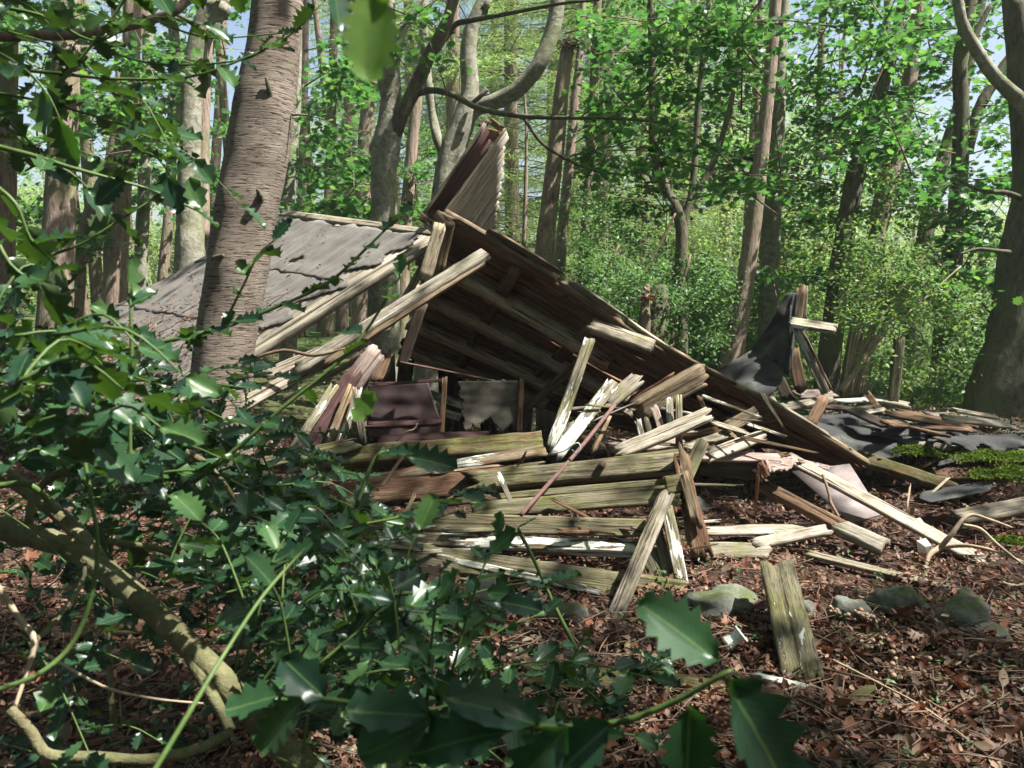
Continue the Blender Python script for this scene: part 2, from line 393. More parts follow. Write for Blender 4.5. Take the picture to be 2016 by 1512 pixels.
def tube_geo(pts, radii, ns=8, jit=0.0, seg=4, rs=1, lumps=None):
    r = np.random.default_rng(rs)
    P = [Vector(p) for p in pts]
    out = []; rad = []
    n = len(P)
    for i in range(n - 1):
        p0 = P[max(0, i - 1)]; p1 = P[i]; p2 = P[i + 1]; p3 = P[min(n - 1, i + 2)]
        for s in range(seg):
            t = s / seg
            q = .5 * ((2 * p1) + (-p0 + p2) * t + (2 * p0 - 5 * p1 + 4 * p2 - p3) * t * t + (-p0 + 3 * p1 - 3 * p2 + p3) * t ** 3)
            out.append(q); rad.append(radii[i] * (1 - t) + radii[i + 1] * t)
    out.append(P[-1]); rad.append(radii[-1])
    V = []; F = []
    t0 = (out[1] - out[0]).normalized(); nrm = t0.orthogonal().normalized()
    m = len(out)
    for i, p in enumerate(out):
        t = (out[min(i + 1, m - 1)] - out[max(i - 1, 0)]).normalized()
        nrm = (nrm - t * nrm.dot(t)).normalized(); bi = t.cross(nrm)
        for k in range(ns):
            an = 2 * math.pi * k / ns
            rr = rad[i] * (1 + jit * r.uniform(-1, 1))
            d = nrm * math.cos(an) + bi * math.sin(an)
            if lumps:
                for (lp, amp, sg) in lumps:
                    q = p + d * rad[i]
                    dd = (q - lp).length
                    rr += amp * math.exp(-(dd / sg) ** 2)
            V.append(p + d * rr)
    for i in range(m - 1):
        for k in range(ns):
            F.append((i * ns + k, i * ns + (k + 1) % ns, (i + 1) * ns + (k + 1) % ns, (i + 1) * ns + k))
    V = [tuple(v) for v in V]
    V.append(tuple(out[0])); V.append(tuple(out[-1])); c0 = len(V) - 2; c1 = c0 + 1
    for k in range(ns):
        F.append((c0, (k + 1) % ns, k, k)); F.append((c1, (m - 1) * ns + k, (m - 1) * ns + (k + 1) % ns, (m - 1) * ns + (k + 1) % ns))
    return V, F
def mesh_mixed(name, V, F, mat, sm=True):
    me = bpy.data.meshes.new(name)
    me.from_pydata([tuple(v) for v in V], [], [tuple(dict.fromkeys(f)) for f in F]); me.update()
    if sm: me.polygons.foreach_set('use_smooth', np.ones(len(me.polygons), dtype=bool))
    if mat: me.materials.append(mat)
    return me
def tube(name, pts, radii, mat, par=None, ns=8, jit=.06, seg=4, rs=1, lumps=None):
    V, F = tube_geo(pts, radii, ns, jit, seg, rs, lumps)
    base = Vector(V[-2])
    V = [(v[0] - base.x, v[1] - base.y, v[2] - base.z) for v in V]
    return link(name, mesh_mixed(name, V, F, M[mat]), par, Matrix.Translation(base))
def tpx(pts): return [W(*p[:3]) for p in pts]

# leaf templates: verts (k,3) with unit length along x, tris
T_SIMPLE = (np.array([(0, 0, 0), (.5, .27, .07), (1, 0, -.05), (.5, -.27, .07)]), np.array([(0, 2, 1), (0, 3, 2)]))
_mo = [(0, 0), (-.12, .22), (.1, .26), (.02, .5), (.3, .36), (.48, .62), (.58, .3), (.82, .34), (.78, .14), (1.05, 0)]
_mo = _mo + [(x, -y) for x, y in _mo[-2:0:-1]]
T_MAPLE = (np.array([(.42, 0, -.03)] + [(x, y, .10 * abs(y) - .05 * x * x) for x, y in _mo]), np.array([(0, i + 1, (i + 1) % len(_mo) + 1)[::-1] for i in range(len(_mo))]))
T_LITTER = (np.array([(0, 0, 0), (.3, .24, .12), (.3, -.24, .10), (.7, .22, .16), (.7, -.22, .05), (1, 0, .1), (.5, 0, -.02)]), np.array([(0, 2, 6), (0, 6, 1), (6, 3, 1), (6, 2, 4), (6, 4, 5), (6, 5, 3)]))
_mv = T_MAPLE[0].copy(); _mv[:, 2] = .22 * np.abs(_mv[:, 1]) + .16 * np.sin(_mv[:, 0] * 5)
T_MLIT = (_mv, T_MAPLE[1])
T_NEEDLE = (np.array([(0, .05, 0), (0, -.05, 0), (1, 0, -.1)]), np.array([(0, 1, 2)]))
def scatter(tmpl, C, S_, tilt=.6, up=None, rs=0, dirs=None):
    """copies of a leaf at points C, sizes S_, normals leaning by tilt from up"""
    r = np.random.default_rng(rs)
    tv, tf = tmpl; n = len(C)
    nr = r.normal(0, 1, (n, 3)) * tilt + (np.array([0, 0, 1.0]) if up is None else up)
    nr /= np.linalg.norm(nr, axis=1)[:, None]
    d = r.normal(0, 1, (n, 3)) if dirs is None else dirs + r.normal(0, .35, (n, 3))
    d -= nr * (d * nr).sum(1)[:, None]; d /= np.linalg.norm(d, axis=1)[:, None] + 1e-9
    b = np.cross(nr, d)
    S_ = np.asarray(S_)[:, None, None]
    k = len(tv)
    V = C[:, None, :] + S_ * (tv[None, :, 0:1] * d[:, None, :] + tv[None, :, 1:2] * b[:, None, :] + tv[None, :, 2:3] * nr[:, None, :])
    F = tf[None, :, :] + (np.arange(n) * k)[:, None, None]
    return V.reshape(-1, 3), F.reshape(-1, 3)
def clumps(cent, rad, per, rs, flat=.35):
    r = np.random.default_rng(rs)
    out = []
    for c, R_ in zip(cent, rad):
        n = int(per * r.uniform(.6, 1.4))
        p = r.normal(0, .5, (n, 3)) * R_; p[:, 2] *= flat
        # droop at the rim: sprays lean down
        p[:, 2] -= .18 * (p[:, 0] ** 2 + p[:, 1] ** 2) / max(R_, .1)
        out.append(p + np.array(c))
    return np.concatenate(out)
def leaf_obj(name, tmpl, C, size, mat, par=None, tilt=.6, rs=0, kind=None):
    r = np.random.default_rng(rs + 77)
    sz = size * r.uniform(.6, 1.25, len(C))
    c0 = C.mean(0)
    V, F = scatter(tmpl, C - c0, sz, tilt, rs=rs)
    o = link(name, mesh_np(name, V, F, M[mat]), par, Matrix.Translation(Vector(c0)))
    if kind: o['kind'] = kind
    return o

CANOPY_T = 0.22
LIT_SPOTS = [(690, 550, 7.6, .2), (800, 500, 7.3, .2), (610, 480, 8.6, .1), (740, 470, 7.9, .1), (400, 560, 8.2, .1), (330, 650, 7.6, .1), (520, 640, 7.1, .05), (940, 505, 6.5, .05), (880, 545, 6.4, .0), (940, 340, 7.3, .4), (1570, 1045, 5.3, .6), (1450, 1045, 5.4, .5), (1680, 1080, 4.9, .1), (1830, 1115, 4.7, .1), (1480, 1120, 4.7, .0), (1740, 1040, 5.1, 0),
  (1110, 850, 5.6, .0), (1150, 700, 5.8, .0), (1040, 935, 5.2, .0), (1250, 880, 5.2, .0), (1450, 880, 5.6, .0), (1600, 690, 7.4, .2), (730, 800, 6.6, .0), (375, 450, 11.5, .3), (100, 700, 2.0, .0), (40, 660, 1.5, .0), (1780, 830, 8.2, .3), (1900, 900, 6.4, .2), (700, 760, 5.9, .0), (1700, 960, 5.5, .0), (720, 70, .55, .1), (540, 130, 5.9, .25), (505, 300, 5.9, .1), (445, 640, 5.9, .15), (430, 800, 5.9, .2), (1560, 1200, 3.7, .0), (1290, 690, 6.5, .0), (20, 1050, 2.0, .0), (1000, 1320, 3.4, -.2), (1650, 1330, 3.5, -.25), (1290, 500, 10.5, 1.2), (1800, 560, 9.7, 1.1), (1210, 560, 10.5, .5), (1950, 700, 10.5, .4), (480, 520, 7.9, .1), (250, 620, 8.0, .1)]
# ------------------------------------------------------------------ the ground
def spaced(lo, hi, flo, fhi, step, grow=1.22):
    a = list(np.arange(flo, fhi, step)); d = step
    while a[-1] < hi: d *= grow; a.append(a[-1] + d)
    d = step
    while a[0] > lo: d *= grow; a.insert(0, a[0] - d)
    return np.array(a)
gx = spaced(-400, 400, -7, 7.5, .11); gy = spaced(-60, 600, 1.5, 12, .11)
XX, YY = np.meshgrid(gx, gy)
ZZ = ghv(XX, YY)
near = ((XX > -9) & (XX < 9) & (YY > 0) & (YY < 15))
for i in range(XX.shape[0]):
    for j in range(XX.shape[1]):
        if near[i, j]:
            ZZ[i, j] += .05 * mnoise.noise((XX[i, j] * 2.1, YY[i, j] * 2.1, 0)) + .02 * mnoise.noise((XX[i, j] * 7, YY[i, j] * 7, 3))
nx, ny = len(gx), len(gy)
ii = np.arange(ny - 1)[:, None] * nx + np.arange(nx - 1)[None, :]
gf = np.stack([ii, ii + 1, ii + nx + 1, ii + nx], -1).reshape(-1, 4)
g = link('ground', mesh_np('ground', np.stack([XX, YY, ZZ], -1).reshape(-1, 3), gf, M['ground'], True))
tag(g, 'brown woodland floor with soil and rotting leaves', 'ground', kind='structure')

LIGHT = []
def lit(px, py, D, rad): LIGHT.append((W(px, py, D), rad))
for a in LIT_SPOTS: lit(*a)
def shaded(c, margin):
    # True where a leaf clump at c would close one of the gaps that let the sun through
    for (P_, R_) in LIGHT:
        q = Vector(c) - P_; t = q.dot(SUN_TO)
        if t > .3 and (q - SUN_TO * t).length < R_ + margin: return True
    return False
# ------------------------------------------------------------------ trees
TREES = {}
CANOPY_OWNERS = []
def tree(key, label, trunk, barkm, limbs=(), top=13.0, ns=14, name='tree', group=None, lumps=None, canopy=True, flare=1.25, jit=.05, parts=None):
    pts = [W(p[0], p[1], p[2]) for p in trunk]; rad = [px2m(p[3], p[2]) / 2 for p in trunk]
    b = pts[0]; gz = gh(b.x, b.y)
    if b.z > gz + .15:
        d = (pts[0] - pts[1]); k = (b.z - gz) / max(.3, abs(d.z)) * .5
        base = Vector((b.x + d.x * k, b.y + d.y * k, gz - .1))
        pts.insert(0, base); rad.insert(0, rad[0] * flare)
    else:
        pts[0].z = gz - .1
    if top and pts[-1].z < top and trunk[-1][1] < 60:
        d = (pts[-1] - pts[-2]).normalized(); h = top - pts[-1].z
        pts.append(pts[-1] + d * (h / max(.35, d.z))); rad.append(rad[-1] * .45)
    e = empty(name, pts[0], label, 'tree', group)
    tube('trunk', pts, rad, barkm, e, ns=ns, jit=jit, seg=6, rs=len(TREES) + 3, lumps=lumps)
    for l in limbs:
        lp = [W(p[0], p[1], p[2]) for p in l]; lr = [px2m(p[3], p[2]) / 2 for p in l]
        tube('limb', lp, lr, l[0][4] if len(l[0]) > 4 else barkm, e, ns=8 if lr[0] > .02 else 5, jit=.07, seg=5, rs=len(lp) * 7)
    TREES[key] = e
    if canopy: CANOPY_OWNERS.append((key, pts[-1]))
    return e
# the big leaning cherry in front of the hut
cd = 6.1
def kn(px, py): return W(px, py, cd - .22)
ch = tree('cherry', 'thick leaning cherry trunk with banded tan bark in front of the fallen roof',
     [(432, 960, cd, 150), (434, 860, cd, 122), (440, 700, cd, 114), (463, 560, cd, 116), (482, 430, cd, 118), (505, 310, cd, 120), (522, 200, cd, 118), (538, 100, cd, 102), (547, 0, cd, 97), (560, -120, cd, 94)],
     'cherry', ns=40, jit=.012, lumps=[(kn(530, 200), .03, .10), (kn(515, 395), .035, .10), (kn(440, 520), .03, .12), (kn(480, 690), .03, .12), (kn(565, 230), .02, .1), (kn(440, 380), .02, .1), (kn(430, 850), .04, .15)])
for (x0, y0, x1, y1) in ((530, 196, 524, 152), (511, 393, 506, 372), (424, 508, 440, 502)):
    tube('branch_stub', [W(x0, y0, cd - .2), W((x0 + x1) / 2 + 2, (y0 + y1) / 2, cd - .25), W(x1, y1, cd - .27)], [.035, .02, .012], 'mossbark', ch, ns=7, jit=.2)
tube('branch_stub', [W(575, 226, cd - .05), W(605, 226, cd - .1)], [.012, .006], 'pine', ch, ns=5)

tree('edge_pine', 'dark pinkish pine trunk at the edge of the holly', [(4, 660, 11, 46), (8, 400, 11, 42), (14, 150, 11, 38), (18, -30, 11, 36)], 'redpine')
tree('grey_pine', 'stout straight grey pine trunk beyond the fallen roof', [(108, 640, 10.5, 66), (115, 480, 10.5, 60), (122, 300, 10.5, 54), (130, 120, 10.5, 50), (134, -30, 10.5, 46)], 'pine')
tree('red_lean', 'slim reddish trunk leaning among upright pines', [(160, 500, 13, 26), (185, 400, 13, 26), (215, 330, 13, 24), (243, 200, 13, 22), (268, 80, 13, 20), (290, -30, 13, 18)], 'redpine')
tree('pair_a', 'medium brown pine trunk beside the slim reddish leaner', [(228, 540, 12.5, 46), (234, 400, 12.5, 42), (250, 250, 12.5, 38), (258, 100, 12.5, 34), (262, -30, 12.5, 32)], 'pine')
tree('thin_pale', 'thin pale trunk with a bleached patch of bark', [(277, 530, 14, 26), (284, 380, 14, 24), (290, 200, 14, 22), (292, -30, 14, 19)], 'beech')
tree('far_thin', 'short-looking slim grey trunk just above the roof verge', [(322, 540, 16, 22), (334, 400, 16, 20), (340, 200, 16, 18), (345, -30, 16, 16)], 'pine')
tree('old_beech', 'pale bulging beech with a folded lumpy base behind the roof',
     [(374, 560, 11.5, 60), (374, 450, 11.5, 52), (372, 400, 11.5, 46), (374, 300, 11.5, 40), (380, 150, 11.5, 40), (400, 60, 11.5, 44), (425, 10, 11.5, 52), (440, -60, 11.5, 52)],
     'beech', ns=22, lumps=[(W(360, 410, 11.2), .08, .12), (W(392, 440, 11.2), .07, .12), (W(368, 480, 11.2), .08, .15)],
     limbs=[[(400, 470, 11.9, 28, 'pine'), (398, 330, 11.9, 28), (402, 180, 11.9, 26), (410, 60, 11.9, 22)], [(428, 60, 11.5, 30, 'mossbark'), (400, 20, 11.5, 22), (370, -40, 11.5, 16)], [(430, 70, 11.4, 12, 'mossbark'), (390, 50, 11.4, 9), (330, 20, 11.4, 6)]])
tree('slim_pink', 'very slim pinkish trunk beyond the bulging beech', [(408, 540, 18, 22), (418, 400, 18, 20), (432, 200, 18, 18), (440, -30, 18, 16)], 'redpine')
tree('behind_cherry', 'pale smooth trunk half hidden behind the leaning cherry', [(566, 520, 12.5, 32), (567, 380, 12.5, 30), (578, 220, 12.5, 28), (584, -30, 12.5, 24)], 'beech')
tree('thin1', 'thin sunlit trunk seen through sycamore leaves behind the roof ridge', [(645, 470, 17, 20), (652, 250, 17, 18), (660, -30, 17, 16)], 'redpine')
tree('thin2', 'paired thin pink trunk next to the thin sunlit one', [(675, 470, 18, 22), (684, 250, 18, 19), (692, -30, 18, 17)], 'redpine')
tree('thin3', 'mid brown straight trunk close by the forked beech', [(712, 480, 15, 34), (718, 300, 15, 30), (728, 150, 15, 26), (738, -30, 15, 22)], 'pine')
fd = 9.8
tree('fork_beech', 'forked smooth beech rising straight above the roof ridge',
     [(756, 520, fd, 60), (757, 420, fd, 52), (756, 340, fd, 50), (762, 280, fd, 56), (768, 230, fd, 44), (770, 160, fd, 38), (764, 60, fd, 34), (760, -40, fd, 30)],
     'beech', ns=18, lumps=[(W(728, 292, fd), .05, .08)],
     limbs=[[(770, 280, fd, 32, 'mossbark'), (790, 225, fd - .1, 30), (815, 178, fd - .1, 28), (845, 110, fd - .2, 26), (880, 40, fd - .3, 22), (905, -40, fd - .3, 20)],
            [(820, 185, fd - .1, 14, 'mossbark'), (850, 178, fd - .2, 13), (890, 186, fd - .4, 12), (940, 212, fd - .6, 11), (1020, 228, fd - .9, 10), (1110, 232, fd - 1.2, 8), (1200, 233, fd - 1.4, 6), (1300, 240, fd - 1.6, 4)],
            [(1030, 230, fd - .9, 7, 'mossbark'), (1065, 280, fd - .9, 7), (1110, 310, fd - .9, 6), (1160, 333, fd - .9, 5), (1230, 345, fd - .9, 3)],
            [(860, 100, fd - .2, 12, 'mossbark'), (895, 50, fd - .2, 12), (930, 40, fd - .4, 10), (1010, 25, fd - .7, 8), (1100, 8, fd - 1, 6), (1180, 0, fd - 1.2, 4)],
            [(766, 220, fd, 14), (750, 170, fd, 12), (747, 110, fd, 8)],
            [(772, 160, fd, 18), (795, 60, fd, 14), (830, 0, fd, 10), (850, -40, fd, 8)]])
tree('slim_shade', 'slim shaded trunk between the two forked trees', [(795, 500, 13, 26), (806, 350, 13, 24), (820, 200, 13, 22), (832, 80, 13, 18), (838, -30, 13, 16)], 'pine')
sd = 10.8
tree('arm_tree', 'multi-stemmed grey cherry with one long arm curving sideways',
     [(862, 520, sd, 64), (875, 400, sd, 56), (888, 310, sd, 52), (912, 240, sd, 46), (925, 180, sd, 36), (922, 110, sd, 32), (930, 50, sd, 28), (958, -10, sd, 26), (975, -60, sd, 24)], 'beech', ns=18,
     limbs=[[(912, 245, sd, 34), (935, 215, sd, 32), (975, 200, sd - .1, 32), (1020, 175, sd - .2, 33), (1062, 125, sd - .3, 33), (1088, 60, sd - .3, 32), (1098, 0, sd - .3, 30), (1100, -60, sd - .3, 28)],
            [(880, 320, sd, 20), (860, 270, sd, 20), (850, 210, sd + .1, 18), (838, 120, sd + .1, 18), (832, 0, sd + .1, 16), (828, -50, sd, 14)],
            [(928, 205, sd - .2, 10, 'redpine'), (945, 190, sd - .3, 9), (958, 176, sd - .3, 11)]])
tree('nest_trunk', 'snapped grey trunk topped by a ragged twig nest', [(1070, 520, 11.5, 40), (1082, 400, 11.5, 34), (1096, 280, 11.5, 32), (1106, 180, 11.5, 30), (1118, 90, 11.5, 26)], 'pine', canopy=False)
nr = np.random.default_rng(4)
nv, nf = [], []
for k in range(70):
    c = W(1130 + nr.normal(0, 13), 83 + nr.normal(0, 6), 11.4)
    d = Vector((nr.normal(.5, .6), nr.normal(0, .5), nr.normal(0, .25))).normalized() * nr.uniform(.1, .24)
    V, F = tube_geo([c - d, c + d], [.006, .003], 4, 0, 1); o = len(nv); nv += V; nf += [tuple(i + o for i in f) for f in F]
nest = link('twig_nest', mesh_mixed('twig_nest', nv, nf, M['twig'])); tag(nest, 'ragged nest of dry twigs on the snapped trunk', 'nest')
tree('slim_grey2', 'slim grey trunk just beside the snapped one', [(1102, 520, 14, 24), (1118, 350, 14, 20), (1130, 220, 14, 18), (1142, 100, 14, 15), (1150, -30, 14, 13)], 'pine')
tree('slim_dark', 'slim dark straight conifer trunk', [(1150, 520, 13, 24), (1158, 380, 13, 20), (1166, 220, 13, 18), (1174, 60, 13, 17), (1178, -30, 13, 16)], 'redpine')
TREES['slim_dark']['label'] = 'slim dark straight conifer trunk without a nest or fork'
tree('sapling', 'very thin bare sapling behind the upright cladding panel', [(1028, 560, 12, 9), (1034, 400, 12, 8), (1036, 260, 12, 6), (1030, 150, 12, 4)], 'pine', ns=6, canopy=False, top=None)
tree('syc_fork', 'many-stemmed sycamore rising out of a dense shrub',
     [(1340, 560, 11, 28), (1340, 440, 11, 23), (1310, 370, 11, 21), (1288, 290, 11, 19), (1285, 150, 11, 16), (1280, -40, 11, 14)], 'mossbark',
     limbs=[[(1340, 450, 11, 17), (1362, 380, 11, 15), (1372, 250, 11, 13), (1385, 100, 11, 11), (1400, -40, 11, 9)], [(1345, 420, 11.2, 16), (1400, 330, 11.2, 13), (1440, 200, 11.2, 10), (1460, 60, 11.2, 8)]])
tree('split_trunk', 'twisted dark split trunk with torn orange wood behind the broken roof', [(1275, 720, 9.8, 74), (1283, 670, 9.8, 60), (1292, 610, 9.8, 50), (1296, 575, 9.8, 34), (1300, 555, 9.8, 10)], 'mossbark', ns=18, jit=.16, canopy=False, top=None,
     limbs=[[(1270, 690, 9.5, 20, 'redpine'), (1268, 640, 9.45, 26), (1272, 585, 9.5, 16), (1276, 560, 9.5, 6)]])
tree('ivy_lean1', 'straight rough trunk leaning slightly behind the black felt', [(1428, 760, 11, 50), (1446, 680, 11, 40), (1465, 570, 11, 35), (1485, 430, 11, 31), (1500, 300, 11, 28), (1520, 100, 11, 24), (1530, -40, 11, 22)], 'pine')
tree('plain2', 'smooth upright grey-green trunk beside the rough leaning one', [(1505, 760, 12.5, 44), (1512, 640, 12.5, 40), (1518, 450, 12.5, 36), (1528, 250, 12.5, 32), (1540, 0, 12.5, 28), (1542, -40, 12.5, 26)], 'beech')
tree('lean3', 'dark leaning trunk rising behind the broken window frame', [(1628, 760, 11.5, 48), (1640, 640, 11.5, 42), (1662, 470, 11.5, 38), (1690, 320, 11.5, 36), (1725, 210, 11.5, 28), (1760, 90, 11.5, 22), (1785, -40, 11.5, 18)], 'mossbark')
tree('lean4', 'tall brown trunk leaning beside a dark one, clear of shrubs at mid height', [(1690, 700, 12, 50), (1722, 480, 12, 38), (1750, 350, 12, 36), (1780, 220, 12, 30), (1796, 120, 12, 26), (1815, -40, 12, 22)], 'pine')
tree('lean5', 'slender shaded trunk lost in leaves beyond the yellowing shrub', [(1800, 620, 14, 34), (1825, 440, 14, 30), (1855, 320, 14, 26), (1890, 200, 14, 22), (1920, 60, 14, 20), (1940, -40, 14, 18)], 'mossbark')
bd = 9.5
tree('big_right', 'massive dark buttressed trunk with twisting bare limbs', [(1985, 850, bd, 190), (1985, 770, bd, 145), (1998, 690, bd, 112), (2008, 600, bd, 96), (2016, 500, bd, 88), (2040, 380, bd, 84), (2030, 240, bd, 72), (2012, 120, bd, 50), (1995, 0, bd, 40), (1985, -60, bd, 36)], 'mossbark', ns=22, jit=.05,
     limbs=[[(2050, 240, bd - .5, 34, 'beech'), (2000, 190, bd - .5, 30), (1958, 150, bd - .5, 26), (1920, 95, bd - .5, 24), (1893, 40, bd - .5, 22), (1880, -40, bd - .5, 20)],
            [(2030, 400, bd, 14), (1985, 380, bd - .2, 10), (1930, 375, bd - .3, 8), (1880, 350, bd - .3, 5)],
            [(2020, 500, bd, 14), (1970, 495, bd - .2, 9), (1925, 490, bd - .3, 6), (1890, 500, bd - .4, 4)]])
tree('dark_upright', 'dark upright stem with a steep fork near the bare curving limb', [(1870, 560, 12, 40), (1885, 400, 12, 32), (1893, 230, 12, 28), (1890, 130, 12, 27), (1902, 50, 12, 28), (1915, -40, 12, 26)], 'mossbark',
     limbs=[[(1905, 300, 12, 22), (1925, 220, 12, 22), (1955, 165, 12, 22), (1990, 115, 12, 24), (2030, 60, 12, 22)], [(1895, 120, 12, 14), (1920, 70, 12, 12), (1950, 10, 12, 10)]])

# crowns in view, each carried by the tree it hangs from
def region(n, xr, yr, Dr, rs, keep=None):
    r = np.random.default_rng(rs); out = []; tries = 0
    while len(out) < n:
        px, py, D = r.uniform(*xr), r.uniform(*yr), r.uniform(*Dr)
        if keep and not keep(px, py): continue
        if shaded(W(px, py, D), .3): tries += 1
        if tries < 400 and shaded(W(px, py, D), .3): continue
        out.append(tuple(W(px, py, D)))
    return out
def crown(key, cents, R_, per, size, mat, tmpl=T_MAPLE, rs=0, flat=.3, tilt=.55, name='crown', twigs=True):
    r = np.random.default_rng(rs + 5)
    C = clumps(cents, r.uniform(R_ * .6, R_ * 1.3, len(cents)), per, rs, flat)
    o = leaf_obj(name, tmpl, C, size, mat, TREES[key] if isinstance(key, str) else key, tilt, rs)
    if twigs:
        V_, F_ = [], []
        for c in cents:
            c = Vector(c); d = Vector((r.normal(0, 1), r.normal(0, .6), r.normal(.25, .25))).normalized() * R_ * 1.3
            V, F = tube_geo([c - d, c + Vector((0, 0, .05)), c + d], [.012, .008, .003], 4, 0, 2); q = len(V_); V_ += V; F_ += [tuple(i + q for i in f) for f in F]
        tw = link('twigs', mesh_mixed('twigs', V_, F_, M['twig']), TREES[key] if isinstance(key, str) else key); tw['kind'] = 'stuff'
    return o
crown('syc_fork', region(58, (1170, 1480), (-40, 410), (9, 14), 1), .5, 60, .095, 'syc', rs=1)
crown('ivy_lean1', region(40, (1420, 1640), (-40, 360), (9, 14.5), 2), .5, 60, .095, 'syc', rs=2)
crown('lean3', region(42, (1560, 1810), (-40, 340), (8.5, 14.5), 3), .5, 60, .095, 'syc', rs=3)
crown('lean4', region(14, (1700, 1900), (30, 420), (9, 13), 4), .5, 70, .11, 'syc', rs=4)
crown('big_right', region(28, (1800, 2060), (230, 560), (9, 12), 5), .5, 75, .10, 'syc', rs=5)
crown('dark_upright', region(20, (1820, 2040), (-40, 230), (11, 14), 55), .5, 60, .11, 'syc', rs=55)
crown('pair_a', region(20, (120, 330), (90, 480), (9.5, 14), 6), .5, 75, .11, 'syc', rs=6)
crown('old_beech', region(30, (300, 520), (-40, 420), (12, 16), 7), .5, 75, .10, 'syc', rs=7)
crown('grey_pine', region(12, (-20, 260), (-40, 220), (9, 13), 8), .5, 70, .11, 'syc', rs=8)
crown('behind_cherry', region(20, (570, 700), (60, 430), (10.5, 14), 9), .5, 75, .11, 'syc', rs=9)
crown('thin3', region(10, (640, 745), (290, 430), (11, 13.5), 10), .45, 75, .11, 'syc', rs=10)
crown('fork_beech', region(9, (700, 900), (-40, 200), (8.5, 10), 11), .35, 40, .10, 'syc', rs=11)
crown('plain2', region(20, (1480, 1640), (250, 560), (11, 15), 12), .45, 70, .09, 'syc', rs=12)
crown('lean5', region(30, (1480, 1780), (150, 520), (12, 16), 14), .5, 60, .10, 'syc', rs=14)
crown('slim_dark', region(24, (1150, 1350), (150, 420), (11, 14), 15), .45, 55, .10, 'syc', rs=15)
crown('thin_pale', region(18, (180, 440), (120, 460), (13, 16), 16), .5, 65, .10, 'syc', rs=16)
crown('edge_pine', region(12, (-30, 180), (200, 560), (11, 15), 17), .5, 65, .10, 'syc', rs=17)
crown('thin2', region(10, (580, 740), (120, 420), (13, 17), 18), .5, 60, .10, 'syc', rs=18)
crown('syc_fork', region(26, (1230, 1560), (40, 400), (8.2, 10.6), 19), .45, 50, .09, 'syc', rs=19)
crown('slim_shade', region(10, (780, 860), (250, 420), (12, 15), 13), .4, 60, .09, 'syc', rs=13)

# shrubs behind the hut
def shrub(label, rects, Dr, n, R_, per, size, mat, stems, rs, name='shrub', stemmat='twig', flat=.7):
    base = W(*stems[0][0][:3]); base.z = gh(base.x, base.y)
    e = empty(name, base, label, 'shrub')
    cents = []
    for (xr, yr, k) in rects: cents += region(int(n * k), xr, yr, Dr, rs + len(cents))
    r = np.random.default_rng(rs)
    C = clumps(cents, r.uniform(R_ * .6, R_ * 1.3, len(cents)), per, rs, flat)
    leaf_obj('foliage', T_SIMPLE, C, size, mat, e, .7, rs)
    for s in stems:
        tube('stem', [W(*p[:3]) for p in s], [px2m(p[3], p[2]) / 2 for p in s], stemmat, e, ns=6, jit=.1, seg=4, rs=rs)
    return e
shrub('dense small-leaved bluish green shrub behind the broken roof slope', [((1140, 1290), (380, 620), .33), ((1240, 1440), (360, 580), .4), ((1280, 1440), (560, 710), .15), ((1110, 1260), (560, 650), .07), ((1180, 1400), (310, 400), .05)], (9.6, 11.6), 240, .23, 70, .06, 'shrub',
      [[(1230, 740, 10.4, 12), (1240, 600, 10.4, 10), (1300, 480, 10.4, 6), (1330, 420, 10.4, 4)], [(1180, 740, 10.4, 10), (1170, 600, 10.4, 8), (1220, 480, 10.4, 5)], [(1330, 760, 10.4, 10), (1325, 640, 10.4, 8), (1360, 500, 10.4, 5)]], 21)
ysh = shrub('tall yellowing shrub with bundled pale stems beside the window frame', [((1670, 1920), (400, 640), .45), ((1740, 1930), (580, 770), .3), ((1640, 1760), (460, 640), .12), ((1690, 1760), (700, 770), .05), ((1720, 1860), (330, 450), .08)], (8.8, 11.2), 230, .22, 60, .062, 'shrubyel',
      [[(1655, 770, 9.3, 16), (1690, 720, 9.3, 14), (1740, 640, 9.3, 11), (1790, 560, 9.3, 7), (1830, 480, 9.3, 4)]] +
      [[(1660 + k * 5, 780 - k, 9.3 + .05 * (k % 3), 6), (1672 + 7 * k, 690 - 8 * (k % 3), 9.3, 5), (1690 + 16 * k, 590 - 10 * (k % 4), 9.35, 4), (1700 + 24 * k, 500 + 12 * (k % 3), 9.4, 3)] for k in range(9)], 22, stemmat='bone')
shrub('low dark leafy shrub around the massive buttressed trunk', [((1870, 2040), (590, 800), 1.0)], (9.6, 12), 110, .24, 65, .065, 'shrub', [[(1900, 830, 10.3, 10), (1920, 720, 10.3, 7), (1960, 640, 10.3, 4)]], 23)
shrub('pale sunlit bush in the gap between the leaning trunks', [((1530, 1700), (400, 720), 1.0)], (15, 18), 60, .6, 110, .12, 'far', [[(1600, 760, 16.5, 8), (1610, 600, 16.5, 6), (1630, 480, 16.5, 4)]], 24)
shrub('low bright bush at the foot of the rough leaning trunk', [((1330, 1520), (560, 730), 1.0)], (12.5, 15), 50, .5, 110, .10, 'shrub', [[(1400, 760, 13.5, 8), (1410, 650, 13.5, 6), (1430, 600, 13.5, 4)]], 25)
# dead orange leaf cluster on the split trunk
C = clumps([tuple(W(1272, 582, 9.35))], [.12], 26, 3, 1.0)
dl = leaf_obj('dead_leaf_sprig', T_MLIT, C, .07, 'litter', None, 1.0, 3); tag(dl, 'small sprig of dead orange leaves caught on the split trunk', 'dead leaves')

